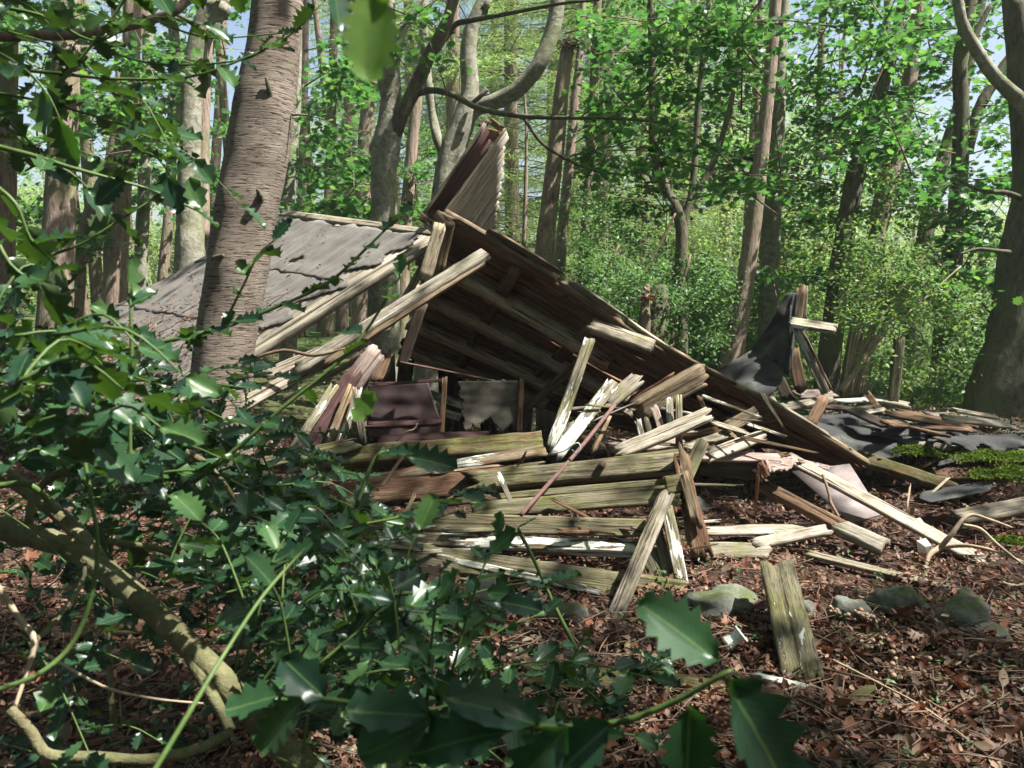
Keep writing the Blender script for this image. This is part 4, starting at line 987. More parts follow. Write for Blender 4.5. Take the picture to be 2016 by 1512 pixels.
# --- braces and posts around the opening
PL = [
 # name, p0, p1, width, thickness, face, mat, label, category, kwargs
 ('brace', (1165, 690, 7.2), (1035, 806, 7.6), .085, .05, 'c', 'brown', 'slanting brown brace under the roof lining', 'brace', {}),
 ('brace', (1160, 640, 6.6), (1286, 684, 6.45), .17, .06, 'mu', 'grey', 'stubby grey beam end resting on the white post', 'beam end', {}),
 ('painted_post', (1161, 668, 5.9), (1084, 888, 5.55), .085, .045, 'c', 'paint', 'tall white flaking post leaning under the roof slope', 'post', dict(groove=.006)),
 ('painted_post', (1207, 754, 5.7), (1092, 900, 5.4), .095, .04, 'c', 'paint', 'shorter white flaking post crossing the tall one at its foot', 'post', {}),
 ('painted_splinter', (1130, 832, 5.6), (1102, 886, 5.5), .07, .02, 'c', 'paint', 'torn white splinter between the two leaning posts', 'splinter', dict(splint=(.05, .03))),
 ('broken_plank', (1256, 745, 5.95), (1196, 795, 5.75), .115, .04, 'cu', 'grey', 'broken grey plank end poking from under the roof', 'plank', dict(splint=(.06, .02))),
 ('stick', (1199, 820, 5.6), (1166, 892, 5.5), .04, .03, 'c', 'tan', 'thin brown stake beside the rusty rod', 'stake', {}),
 ('broken_rafter', (1385, 735, 5.9), (1250, 812, 5.75), .16, .11, 'cd', 'tan', 'heavy broken rafter end with a mossy top', 'rafter', dict(splint=(.06, .01), wear=.04)),
 ('rotten_rafter', (1340, 742, 6.15), (1245, 800, 6.3), .12, .08, 'c', 'orange', 'crumbling orange rafter behind the heavy broken one', 'rafter', dict(splint=(.08, .03), wear=.15)),
 ('mossy_plank', (1388, 730, 5.93), (1310, 768, 5.85), .10, .03, 'mu', 'rotgreen', 'mossy plank lying on the heavy broken rafter', 'plank', dict(splint=(.06, .03))),
 ('stake', (1256, 826, 5.6), (1268, 868, 5.55), .05, .03, 'c', 'paint', 'short white stake at the end of the fallen wall', 'stake', {}),
 ('stake', (1272, 826, 5.58), (1284, 866, 5.53), .045, .03, 'c', 'paintlow', 'greenish white stake touching the short white one', 'stake', {}),
 ('stake', (1288, 802, 5.7), (1304, 852, 5.6), .055, .03, 'c', 'pinktorn', 'pinkish stake standing between the white ones', 'stake', {}),
 ('stake', (1318, 786, 5.7), (1320, 850, 5.6), .05, .03, 'c', 'paint', 'upright white stake behind the diagonal split beam', 'stake', {}),
 ('stake', (1336, 780, 5.6), (1337, 890, 5.5), .052, .04, 'c', 'grey', 'tall straight grey stake behind the diagonal split beam', 'stake', {}),
 ('split_beam', (1397, 815, 5.5), (1215, 892, 5.35), .10, .06, 'cu', 'bleach', 'split weathered beam lying diagonally before the stakes', 'beam', dict(splint=(.04, .04), wear=.1)),
 ('split_board', (1500, 858, 5.75), (1392, 898, 5.55), .085, .03, 'cu', 'bleach', 'pale pointed board end below the roof eave', 'board', dict(splint=(.05, .03), taper=1.2)),
 ('painted_board', (1462, 846, 6.0), (1345, 884, 5.7), .09, .03, 'mu', 'paint', 'white painted board lying behind the pointed pale one', 'board', {}),
 ('eave_block', (1488, 812, 5.95), (1425, 846, 5.9), .10, .07, 'c', 'tan', 'squared rafter tail at the broken eave', 'rafter tail', {}),
 ('eave_block', (1424, 848, 6.0), (1290, 876, 6.2), .09, .06, 'c', 'brown', 'long shaded beam under the broken eave', 'beam', {}),
 ('eave_plank', (1250, 820, 5.9), (1205, 792, 6.0), .04, .02, 'cu', 'bleach', 'thin pale lath under the broken rafters', 'lath', {}),
 ('floor_beam', (1378, 918, 5.75), (1508, 930, 5.7), .14, .12, 'c', 'dark', 'dark floor beam with a crumbling rust-red end', 'beam', dict(splint=(.02, .05))),
 ('floor_board', (1372, 898, 5.7), (1535, 902, 5.65), .10, .025, 'mu', 'pinktorn', 'pale floorboard strip above the dark floor beam', 'floorboard', {}),
 ('rot_lump', (1492, 915, 5.6), (1506, 945, 5.58), .09, .09, 'c', 'orange', 'crumbled rust-red lump on the floor beam end', 'rotten wood', dict(splint=(.03, .05), wear=.3)),
 ('splinter', (1491, 935, 5.55), (1487, 1016, 5.55), .03, .02, 'c', 'orange', 'thin orange splinter hanging from the floor beam', 'splinter', dict(taper=.6, splint=(.02, .06))),
 ('floor_board', (1200, 880, 5.9), (1345, 868, 5.9), .16, .02, 'mu', 'pinktorn', 'pale crumbling board among the stakes', 'board', dict(splint=(.06, .06), wear=.2)),
 # fallen front wall, from the top beam downwards
 ('wall_beam', (640, 905, 5.6), (1070, 872, 5.6), .15, .10, 'm', 'rotgreen', 'rotten grey-green beam along the cupboard foot', 'beam', dict(seg=26, splint=(.08, .01), wear=.08)),
 ('wall_plank', (440, 925, 5.5), (705, 876, 5.55), .11, .04, 'm', 'olive', 'mossy plank running into the holly', 'plank', dict(splint=(.05, .04))),
 ('wall_plank', (700, 950, 5.4), (1072, 886, 5.45), .11, .03, 'mu', 'paintrot', 'rotting white-flecked plank above the bolted beam', 'plank', dict(seg=22, splint=(.06, .02))),
 ('wall_strip', (960, 938, 5.28), (1345, 891, 5.2), .05, .03, 'cu', 'olive', 'narrow nailed strip along the bolted beam top', 'strip', dict(seg=16, splint=(.04, .02))),
 ('wall_beam', (640, 985, 5.2), (1022, 945, 5.22), .17, .11, 'cu', 'rot', 'crumbling red-brown rotten log inside the fallen wall', 'log', dict(seg=26, splint=(.1, .05), wear=.14)),
 ('dark_sill', (780, 980, 5.2), (1318, 930, 5.25), .10, .08, 'c', 'dark', 'dark underside timber below the bolted beam', 'timber', dict(seg=14)),
 ('wall_strip', (800, 998, 5.05), (1330, 948, 5.05), .045, .03, 'cu', 'olive', 'warped thin strip above the wide green board', 'strip', dict(seg=16, bow=.02)),
 ('wall_board', (925, 1006, 4.95), (1332, 972, 4.95), .105, .03, 'cu', 'olive', 'wide green algae board with nail holes', 'board', dict(seg=18, splint=(.05, .01), taper=1.15, wear=.03)),
 ('wall_board', (690, 1024, 4.85), (1270, 1040, 4.8), .115, .035, 'c', 'oliveplain', 'smooth straight olive board with square ends', 'board', dict(seg=16, splint=(.03, .006), wear=.02)),
 ('wall_board', (720, 1060, 4.8), (1252, 1076, 4.8), .085, .05, 'cu', 'paintrot', 'rotting board with white flecks under the smooth one', 'board', dict(seg=20, splint=(.05, .04))),
 ('painted_strip', (1060, 1086, 4.85), (1245, 1092, 4.8), .045, .02, 'mu', 'paint', 'clean white strip lying on leaves behind the mossy beam', 'strip', {}),
 ('wall_beam', (750, 1088, 4.7), (1350, 1172, 4.35), .15, .07, 'cu', 'olive', 'long mossy beam lowest in the fallen wall', 'beam', dict(seg=26, splint=(.05, .01), wear=.05)),
 ('paint_edge', (860, 1096, 4.62), (1180, 1164, 4.35), .04, .03, 'c', 'paint', 'white flaking strip along the mossy beam', 'strip', dict(seg=20)),
 ('wall_plank', (900, 1150, 4.5), (1260, 1172, 4.45), .07, .03, 'cu', 'paintlow', 'grey flecked plank half buried under the mossy beam', 'plank', dict(seg=12)),
 ('wall_board', (740, 1092, 4.72), (850, 1102, 4.66), .17, .05, 'c', 'oliveplain', 'stubby olive board at the holly edge', 'board', {}),
 ('wall_plank', (1150, 1165, 4.45), (1215, 1225, 4.2), .12, .03, 'm', 'olive', 'short mossy plank behind the leaning pole', 'plank', {}),
 ('wall_plank', (1230, 1180, 4.3), (1410, 1216, 4.15), .08, .04, 'mu', 'rotgreen', 'dark rotting plank trailing from the mossy beam', 'plank', {}),
 ('leaning_pole', (1312, 975, 4.75), (1192, 1258, 3.95), .088, .07, 'c', 'grey', 'round leaning pole propped on the fallen wall', 'pole', dict(seg=20, wear=.06, splint=(.02, .04))),
 ('stake', (1312, 1000, 4.75), (1346, 1158, 4.45), .075, .04, 'c', 'paint', 'white flaking stake upright at the wall end', 'stake', dict(splint=(.03, .04))),
 ('stake', (1292, 1030, 4.8), (1322, 1150, 4.5), .06, .03, 'c', 'oliveplain', 'green slat upright beside the white flaking stake', 'slat', dict(splint=(.02, .04))),
 ('stake', (1278, 1090, 4.7), (1310, 1158, 4.5), .11, .03, 'c', 'olive', 'broad grey board stub behind the upright slats', 'board', dict(splint=(.02, .04))),
 ('rotten_post', (1340, 905, 5.0), (1382, 1098, 4.75), .12, .08, 'c', 'rot', 'splintered rotten post at the wall corner', 'post', dict(splint=(.12, .06), wear=.22)),
 ('rotten_post', (1345, 930, 4.9), (1372, 1030, 4.75), .06, .05, 'c', 'tan', 'sharp torn splinter on the rotten corner post', 'splinter', dict(splint=(.1, .06), wear=.2)),
 ('painted_post', (1384, 872, 5.1), (1338, 965, 4.95), .085, .05, 'c', 'paintlow', 'green-white post end leaning over the corner', 'post', {}),
 ('corner_block', (1308, 958, 4.9), (1345, 950, 4.9), .12, .06, 'c', 'oliveplain', 'squared olive block at the wall corner', 'wood block', {}),
 ('corner_block', (1310, 990, 4.88), (1342, 982, 4.85), .07, .06, 'c', 'olive', 'small mossy block under the squared one', 'wood block', {}),
 # right-hand litter of planks
 ('long_plank', (1545, 897, 5.9), (1965, 1122, 4.75), .105, .03, 'mu', 'bleach', 'long bleached plank sloping to the leaves', 'plank', dict(seg=26, splint=(.06, .08), wear=.08)),
 ('plank', (1500, 955, 5.75), (1668, 1044, 5.2), .085, .07, 'm', 'brown', 'dark brown joist beside the pinkish sheet', 'joist', {}),
 ('plank', (1655, 1040, 5.15), (1742, 1078, 4.95), .12, .06, 'mu', 'bleach', 'sunlit block end of the dark joist', 'wood block', dict(splint=(.05, .01))),  # lit end of the joist above, its sunlight put into paler wood
 ('plank', (1480, 1072, 5.0), (1632, 1042, 5.15), .085, .035, 'mu', 'bleach', 'sunlit short plank on red leaves', 'plank', dict(splint=(.03, .03))),
 ('plank', (1385, 1084, 5.0), (1518, 1086, 4.95), .11, .03, 'm', 'grey', 'grey cracked board flat beside the sunlit plank', 'board', dict(splint=(.04, .03))),
 ('plank', (1380, 1046, 5.35), (1590, 1042, 5.35), .2, .02, 'u', 'bleach', 'pale board almost buried in red leaves', 'board', dict(splint=(.05, .08), wear=.2)),  # board widened so its pale colour carries the bright sun patch
 ('white_strip', (1588, 1090, 4.98), (1900, 1166, 4.4), .05, .03, 'mu', 'paint', 'long thin white strip across the leaves', 'strip', dict(seg=18, splint=(.04, .04))),
 ('grooved_post', (1530, 1118, 3.95), (1584, 1352, 3.3), .165, .10, 'cu', 'paintlow', 'thick grooved post end with white flakes lying alone', 'post', dict(seg=18, splint=(.02, .03), wear=.05, groove=.014)),
 ('rotten_log', (1918, 1258, 3.8), (1842, 1350, 3.35), .085, .07, 'c', 'rot', 'short rotten orange log among brown leaves', 'log', dict(seg=14, splint=(.02, .06), wear=.2)),
 ('slat', (1766, 1268, 3.72), (1838, 1322, 3.48), .04, .02, 'm', 'rotgreen', 'small green slat touching the rotten orange log', 'slat', {}),
 ('plank', (1890, 1020, 5.4), (2060, 985, 5.5), .15, .03, 'mu', 'grey', 'broad grey plank beside the twisted roots', 'plank', dict(splint=(.04, .02))),
 ('orange_lath', (1812, 921, 6.4), (1916, 870, 6.6), .035, .02, 'mu', 'orange', 'thin reddish lath over black felt scraps', 'lath', {}),
 ('rotten_beam', (1570, 878, 6.8), (1690, 916, 6.4), .11, .09, 'm', 'rot', 'rotten beam end poking out under the tilted eave', 'beam', dict(splint=(.05, .06), wear=.2)),
 ('rotten_beam', (1690, 900, 6.5), (1880, 962, 6.0), .11, .07, 'm', 'rotgreen', 'sunken mossy timber below the flat felt roof', 'timber', dict(splint=(.06, .06), wear=.2)),
 ('rotten_beam', (1620, 862, 7.0), (1790, 884, 6.8), .09, .06, 'mu', 'grey', 'grey joist sticking out below the felt roof', 'joist', dict(splint=(.04, .06))),
 ('plank', (1840, 935, 6.2), (2040, 930, 6.1), .14, .05, 'mu', 'rot', 'rotting plank between two cushions of moss', 'plank', dict(wear=.2)),
 ('plank', (1725, 855, 7.3), (2050, 905, 6.5), .12, .05, 'm', 'grey', 'weathered sill running beneath the felt roof edge', 'sill', dict(seg=18)),
 ('stick', (1830, 975, 5.7), (1868, 940, 5.75), .018, .015, 'c', 'bone', 'bare stick standing in the red leaves', 'stick', {}),
 ('stick', (1786, 1000, 5.4), (1792, 955, 5.5), .012, .012, 'c', 'bone', 'very thin pale stick by the long bleached plank', 'stick', {}),
 # by the tarp
 ('torn_stud', (1578, 566, 7.75), (1566, 650, 7.75), .10, .06, 'c', 'tan', 'splintered brown stud at the tip of the black felt', 'stud', dict(splint=(.05, .02), wear=.1)),
 ('torn_stud', (1586, 568, 7.8), (1582, 628, 7.8), .05, .04, 'c', 'grey', 'grey splinter beside the brown stud tip', 'splinter', dict(splint=(.06, .04))),
 ('broken_board', (1512, 708, 7.9), (1555, 790, 7.7), .12, .03, 'c', 'dark', 'dark board under the felt flap', 'board', dict(splint=(.04, .03))),
 ('broken_board', (1560, 690, 7.8), (1578, 770, 7.7), .13, .03, 'c', 'brown', 'brown board behind the white jamb', 'board', dict(splint=(.04, .03))),
 ('broken_board', (1500, 768, 7.5), (1520, 806, 7.4), .15, .03, 'c', 'bleach', 'pale short board propped at the felt foot', 'board', dict(splint=(.04, .03))),
 ('broken_board', (1482, 770, 7.45), (1500, 802, 7.4), .06, .03, 'c', 'pinktorn', 'pinkish strip beside the pale propped board', 'strip', {}),
 ('short_post', (1622, 786, 7.0), (1594, 838, 6.9), .10, .06, 'c', 'brown', 'short brown post stub on the flat felt roof', 'post', {}),
 ('torn_lath', (1708, 776, 8.3), (1746, 826, 7.7), .06, .03, 'c', 'rot', 'torn curled lath standing on the flat felt roof', 'lath', dict(splint=(.05, .05), wear=.2)),
 ('plank', (1530, 806, 7.3), (1640, 786, 7.6), .10, .04, 'm', 'grey', 'rough grey plank at the edge of the flat roof', 'plank', {}),
 ('plank', (1700, 780, 9.0), (1790, 798, 8.8), .10, .03, 'mu', 'bleach', 'pale plank behind the torn curled lath', 'plank', {}),
 ('pale_board', (1570, 778, 8.0), (1640, 772, 8.1), .18, .02, 'mu', 'pinktorn', 'pale board scrap at the foot of the white jamb', 'board', dict(wear=.2)),
 ('pale_board', (1640, 790, 8.3), (1720, 786, 8.5), .25, .02, 'u', 'concrete', 'rounded grey sheet scrap on the flat roof', 'sheet', dict(wear=.25)),
]
for k, (nm, a, b, w_, t_, fc_, m_, lb, ct, kw) in enumerate(PL):
    plank(nm, a, b, w_, t_, fc_, m_, lb, ct, rs=1000 + k, **kw)
def find(label):
    for o in COL.objects:
        if o.get('label') == label: return o
# bolt on its beam: the bolted beam as a thing with parts
bo = empty('bolted_beam', W(1000, 950, 5.2), 'long bolted beam with a clean square end', 'beam')
bbm = plank('beam', (930, 950, 5.12), (1328, 913, 5.12), .125, .10, 'cu', 'oliveplain', par=bo, seg=24, splint=(.1, .006), wear=.03, rs=77)
bp = W(1186, 914, 5.05); dd = (CAM - bp).normalized()
V, F = tube_geo([bp - dd * .03, bp + dd * .012, bp + dd * .014], [.026, .026, .022], 12, 0, 1); link('washer', mesh_mixed('washer', V, F, M['rust'], False), bbm)
V, F = tube_geo([bp, bp + dd * .028, bp + dd * .03], [.015, .015, .012], 6, 0, 1); link('bolt_head', mesh_mixed('bolt_head', V, F, M['rust'], False), bbm)
# rusty rod and wire
o = tube('rusty_rod', tpx([(1210, 797, 5.55), (1140, 885, 5.2), (1060, 975, 4.95), (1026, 1014, 4.82)]), [.014] * 4, 'rust', None, ns=8, jit=.04); tag(o, 'straight rusty iron rod leaning across the bolted beam', 'rod')
o = tube('wire_loop', tpx([(1085, 893, 5.15), (1110, 888, 5.12), (1135, 872, 5.1), (1142, 880, 5.1), (1136, 892, 5.1), (1126, 886, 5.12)]), [.005] * 6, 'wire', None, ns=5, jit=0); tag(o, 'twisted grey wire looped round the rusty rod', 'wire')

bw = empty('broken_window', W(1610, 775, 7.3), 'broken white window jamb and jutting sill beside the black felt', 'window')
wsl = plank('sill', (1556, 634, 7.5), (1644, 648, 7.3), .14, .045, 'mu', 'bleach', par=bw, wear=.03)
plank('sill_lip', (1556, 640, 7.42), (1644, 655, 7.22), .035, .03, 'c', 'paint', par=wsl, wear=.03)
plank('jamb', (1569, 648, 7.5), (1624, 772, 7.3), .085, .05, 'c', 'paint', par=bw, groove=.012)
plank('batten', (1580, 655, 7.6), (1636, 770, 7.45), .045, .05, 'c', 'tan', par=bw)
rs_ = np.random.default_rng(31)
for k in range(60):
    if k < 34: px, py = rs_.uniform(760, 1400), 0; py = 905 + (px - 760) * .03 + rs_.uniform(-15, 180); D = 5.45 - (py - 880) / 200 * .75
    else: px, py = rs_.uniform(1150, 1560), rs_.uniform(800, 900); D = 5.7 + rs_.uniform(-.2, .3)
    c = W(px, py, D - .05); a = rs_.normal(.1, .35) if k % 3 else rs_.uniform(-1.5, 1.5); L = rs_.uniform(.06, .26)
    d = Vector((math.cos(a), rs_.normal(0, .4), math.sin(a) * .5)).normalized() * L
    plank('splinter', c - d, c + d, rs_.uniform(.012, .04), .012, 'cu', ['grey', 'bleach', 'olive', 'paint', 'rot', 'tan', 'brown'][k % 7], 'thin broken splinter lodged in the fallen wall pile', 'splinter', group='splinters lodged in the pile', splint=(.03, .04), wear=.15, seg=6, taper=rs_.uniform(.4, 1), rs=2100 + k)
# --- black felt draped as a tent over the broken gable
tarp = empty('draped_felt', W(1470, 790, 7.6), 'black roofing felt draped like a tent over broken studs', 'felt')
cloth('felt_sheet', [((1550, 576, 7.7), (1574, 576, 7.7)), ((1526, 620, 7.75), (1566, 622, 7.62)), ((1504, 655, 7.8), (1562, 655, 7.55)), ((1474, 692, 7.9), (1556, 700, 7.5)), ((1455, 706, 7.92), (1552, 738, 7.45))], 'felt', tarp, .008, .04, 6, 26, 26, 1, torn=lambda u, v: v > .93 - .1 * u + .05 * mnoise.noise((u * 9, 1, 3)) and u < .8)
cloth('felt_sheet', [((1478, 690, 7.86), (1528, 704, 7.7)), ((1438, 714, 7.8), (1545, 730, 7.5)), ((1392, 738, 7.8), (1538, 754, 7.45)), ((1376, 768, 7.7), (1512, 782, 7.35)), ((1400, 800, 7.5), (1495, 805, 7.3))], 'felt', tarp, .008, .07, 5, 26, 22, 3)
cloth('felt_flap', [((1556, 600, 7.62), (1566, 604, 7.75)), ((1553, 650, 7.55), (1566, 650, 7.75)), ((1548, 700, 7.48), (1562, 700, 7.7)), ((1545, 734, 7.45), (1556, 732, 7.6))], 'felt', tarp, .008, .02, 9, 8, 16, 6)
# --- collapsed flat roof on the right
FQ = (W(1600, 832, 7.5), W(1990, 884, 6.6), W(1610, 800, 10.2), W(2080, 812, 10.5))
fe = empty('flat_felt_roof', FQ[0], 'flat collapsed roof with greenish mineral felt near the ground', 'roof')
for i in range(10): panel_board('board', FQ, 0, 1, i / 10, (i + .95) / 10, .025, -.02, 'grey', fe, seg=4, rs=i + 80, rag=(.02, .02))
fcv = sheet('felt_covering', FQ, -.02, 1.02, -.03, 1.0, .03, 'feltmoss', fe, 60, 30, .018, .05, 14)
sheet('torn_edge', FQ, .12, 1.0, -.055, .03, .034, 'felt', fcv, 60, 6, .03, .10, 18)
panel_board('fascia_board', FQ, .10, .78, -.06, -.04, .12, -.07, 'bleach', fe, seg=12, rs=99, rag=(.02, .05))
rd = np.random.default_rng(66)
C = np.array([tuple(bil(*FQ, a, c) + Vector((0, 0, .06))) for a, c in zip(rd.uniform(0.02, 1, 1500), rd.beta(1, 2, 1500))])
nl = leaf_obj('roof_litter', T_LITTER, C, .05, 'litter', None, .5, 67); tag(nl, 'dead leaves blown over the flat greenish felt', 'leaf litter', kind='stuff')
for k in range(16):
    u, v = rd.uniform(.02, .95), rd.uniform(-.12, .5); c = bil(*FQ, u, v) + Vector((0, 0, .07 + rd.uniform(0, .08))); a = rd.normal(0, .5); d = Vector((math.cos(a), math.sin(a), rd.normal(-.05, .12))) * rd.uniform(.15, .5)
    plank('broken_board', c - d, c + d, rd.uniform(.04, .13), .025, (rd.normal(0, .3), -.4, 1), ['dark', 'rot', 'grey', 'brown'][k % 4], 'broken dark board strewn over the flat felt roof', 'board', group='boards strewn over the flat felt roof', splint=(.05, .06), wear=.2, seg=7, rs=2000 + k)
for k in range(5):
    u, v = (.1, .3, .5, .72, .9)[k], (-.08, .0, -.05, .02, -.06)[k]
    a = bil(*FQ, u, v) + Vector((0, 0, .05))
    def pj(p, dz=0): d = p + Vector((0, 0, dz)) - CAM; D = d.dot(FW); return (CXP + FPX * d.x / D, CYP - FPX * d.dot(UPV) / D, D)
    L = .28 + .1 * (k % 3)
    o = cloth('felt_scrap', [(pj(a + Vector((-L, .15, .03))), pj(a + Vector((L, .2, .05)))), (pj(a + Vector((-L, -.05, .03))), pj(a + Vector((L, 0, .02)))), (pj(a + Vector((-L * .9, -.2, -.06))), pj(a + Vector((L * .8, -.18, -.10))))], 'felt', None, .008, .045, 8, 18, 12, k * 3, torn=lambda u, v: v > .75 + .35 * mnoise.noise((u * 6, k, 1)))
    tag(o, 'torn black felt tatter hanging over the flat roof edge', 'felt scrap', 'tatters along the flat roof edge')
o = cloth('felt_scrap', [((1480, 812, 6.9), (1560, 812, 7.2)), ((1560, 845, 6.75), (1640, 836, 7.1)), ((1660, 880, 6.55), (1760, 866, 6.9)), ((1730, 905, 6.4), (1830, 890, 6.6))], 'felt', None, .01, .07, 7, 18, 30, 3); tag(o, 'long crumpled black felt strip beside the tilted eave', 'felt scrap')
o = cloth('felt_scrap', [((1815, 968, 5.75), (1940, 946, 5.85)), ((1808, 982, 5.6), (1956, 956, 5.7)), ((1830, 990, 5.5), (1945, 968, 5.6))], 'felt', None, .012, .025, 9, 18, 8, 5); tag(o, 'small black felt scrap lying on red leaves', 'felt scrap')
o = cloth('felt_scrap', [((1850, 908, 6.3), (1928, 888, 6.4)), ((1845, 918, 6.2), (1930, 896, 6.3))], 'felt', None, .012, .02, 9, 14, 6, 6); tag(o, 'curled black felt ribbon under the reddish lath', 'felt scrap')
# pink sheet
sv = [W(1559, 929, 6.2), W(1673, 914, 6.1), W(1736, 1013, 5.45), W(1677, 1030, 5.4)]
pn = (sv[1] - sv[0]).cross(sv[3] - sv[0]).normalized(); pn = pn if pn.z > 0 else -pn
V = [p + pn * .006 for p in sv] + [p - pn * .006 for p in sv]
o = local_obj('pink_sheet', np.array([tuple(p) for p in V]), np.array([(0, 3, 2, 1), (4, 5, 6, 7), (0, 1, 5, 4), (1, 2, 6, 5), (2, 3, 7, 6), (3, 0, 4, 7)]), sv[1] - sv[0], pn, M['pinksheet']); tag(o, 'flat pinkish grey sheet under the long bleached plank', 'sheet')
o = cloth('peeled_paper', [((1506, 905, 5.6), (1560, 900, 5.7)), ((1512, 922, 5.55), (1562, 916, 5.6)), ((1520, 940, 5.5), (1548, 938, 5.55))], 'pinktorn', None, .004, .02, 8, 16, 12, 4, torn=lambda u, v: v > .7 + .3 * mnoise.noise((u * 8, 2, 2))); tag(o, 'curled peeling pale board skin by the rust-red lump', 'torn board')
o = cloth('peeled_paper', [((1570, 902, 5.8), (1640, 918, 5.8)), ((1575, 915, 5.75), (1625, 930, 5.75))], 'pinktorn', None, .004, .02, 8, 16, 8, 7, torn=lambda u, v: v > .6 + .4 * mnoise.noise((u * 8, 2, 5))); tag(o, 'torn white skin draped on the pinkish sheet', 'torn board')
o = tube('thin_branch', tpx([(1620, 935, 5.6), (1632, 970, 5.5), (1636, 990, 5.45), (1652, 1018, 5.3)]), [.012, .012, .011, .009], 'twig', None, ns=6, jit=.12); tag(o, 'dark knobbly stick lying on the pinkish sheet', 'stick')
# green fence post among shrubs
plank('fence_post', (1757, 800, 8.9), (1771, 664, 8.9), .11, .10, (-.3, -1, 0), 'olive', 'mossy green fence post standing in the yellowing shrub', 'post', wear=.03, splint=(.02, .03))
# ------------------------------------------------------------------ stones, moss and small finds
def stone(px, py, wpx, hpx, label, mat='stone', rs=0, flat=None, group=None, box=False, cat='stone'):
    """px,py: base centre in the picture"""
    b = G(px, py); D = (b - CAM).dot(FW); r_ = np.random.default_rng(rs + 900)
    sx, sz = px2m(wpx, D) / 2, px2m(hpx, D) / 2
    sy = sx * (.55 if not box else .45)
    V, F = [], []
    nu, nv = 28, 18
    for j in range(nv + 1):
        ph = math.pi * j / nv
        for i in range(nu):
            th = 2 * math.pi * i / nu
            d = Vector((math.cos(th) * math.sin(ph), math.sin(th) * math.sin(ph), math.cos(ph)))
            if box or True:
                k = 3.2 if box else 1.7
                m = (abs(d.x) ** k + abs(d.y) ** k + abs(d.z) ** k) ** (-1 / k) if k > 2 else 1
                d = d * m
            nn = 1 + .30 * mnoise.noise((d.x * 1.4 + rs * 3.1, d.y * 1.4, d.z * 1.4)) * (0.35 if box else 1.2) + .16 * abs(mnoise.noise((d.x * 3 + rs, d.y * 3, d.z * 3))) + .07 * mnoise.noise((d.x * 6 + rs, d.y * 6, d.z * 6)) + .04 * mnoise.noise((d.x * 11 + rs, d.y * 11, d.z * 11))
            V.append((d.x * sx * nn, d.y * sy * nn, d.z * sz * nn * 1.1))
    for j in range(nv):
        for i in range(nu):
            F.append((j * nu + i, (j + 1) * nu + i, (j + 1) * nu + (i + 1) % nu, j * nu + (i + 1) % nu))
    me = mesh_mixed('stone', V, F, M[mat], True)
    o = link('stone' if not box else 'block', me, None, Matrix.Translation(Vector((b.x, b.y + sy * .5, b.z + sz * .45))) @ Matrix.Rotation(r_.uniform(-.3, .3), 4, 'Z'))
    tag(o, label, cat, group); return o
stone(1432, 1212, 150, 60, 'long rounded stone with green moss beside the grooved post', rs=1)
stone(1578, 1214, 55, 42, 'small stone with a bright moss cap behind the grooved post', rs=2)
stone(1676, 1218, 80, 50, 'dark rounded stone next to pale mushrooms', rs=3)
stone(1775, 1214, 112, 66, 'broad blotchy stone with a mossy top', rs=4)
stone(1906, 1246, 112, 84, 'pointed triangular granite stone', rs=5)
stone(1905, 1192, 50, 36, 'small dark stone behind the pointed one', rs=6)
stone(1935, 1262, 130, 28, 'flat dark slate under the pointed stone', rs=7)
stone(962, 1206, 64, 95, 'upright concrete block under the mossy beam', 'concrete', rs=8, box=True, cat='block')
stone(1020, 1222, 110, 52, 'mossy kerb block beside the upright concrete one', rs=9, box=True, cat='block')
stone(1112, 1228, 92, 44, 'rough end block of the mossy kerb row', rs=10, box=True, cat='block')
stone(845, 1222, 90, 28, 'flat mossy kerb slab near the holly leaves', rs=11, box=True, cat='slab')
stone(1370, 1010, 60, 36, 'dark stone inside the shaded hollow', rs=12)
# moss cushions
def moss(px, py, wpx, dpx, label, lift=.0, rs=0, D=None):
    b = W(px, py, D) if D else G(px, py, lift); dd = (b - CAM).dot(FW); r_ = np.random.default_rng(rs)
    sx = px2m(wpx, dd) / 2; n = int(2600 * min(2.4, sx / .2))
    p = r_.normal(0, .42, (n, 2)); p = p[(p ** 2).sum(1) < 1]
    bump_ = np.array([.045 * mnoise.noise((q[0] * 2.2, q[1] * 2.2, rs)) for q in p])
    C = np.stack([b.x + p[:, 0] * sx, b.y + p[:, 1] * sx * dpx, b.z + .05 * (1 - (p ** 2).sum(1)) + bump_], 1)
    o = leaf_obj('moss', T_SIMPLE, C, .022, 'moss', None, .9, rs); tag(o, label, 'moss', kind='stuff'); return o
moss(1812, 892, 120, .7, 'bright moss cushion under the flat roof fascia', rs=1, D=6.5)
moss(1965, 905, 190, .6, 'large bright moss cushion by the felt roof edge', rs=2, D=6.2)
moss(1990, 938, 170, .6, 'lowest bright moss cushion above the broad grey plank', rs=3, D=5.8)
moss(1802, 1234, 52, .6, 'small moss pad beside the blotchy stone', rs=4)
moss(1985, 1075, 90, .6, 'thin moss patch near the twisted roots', rs=5)
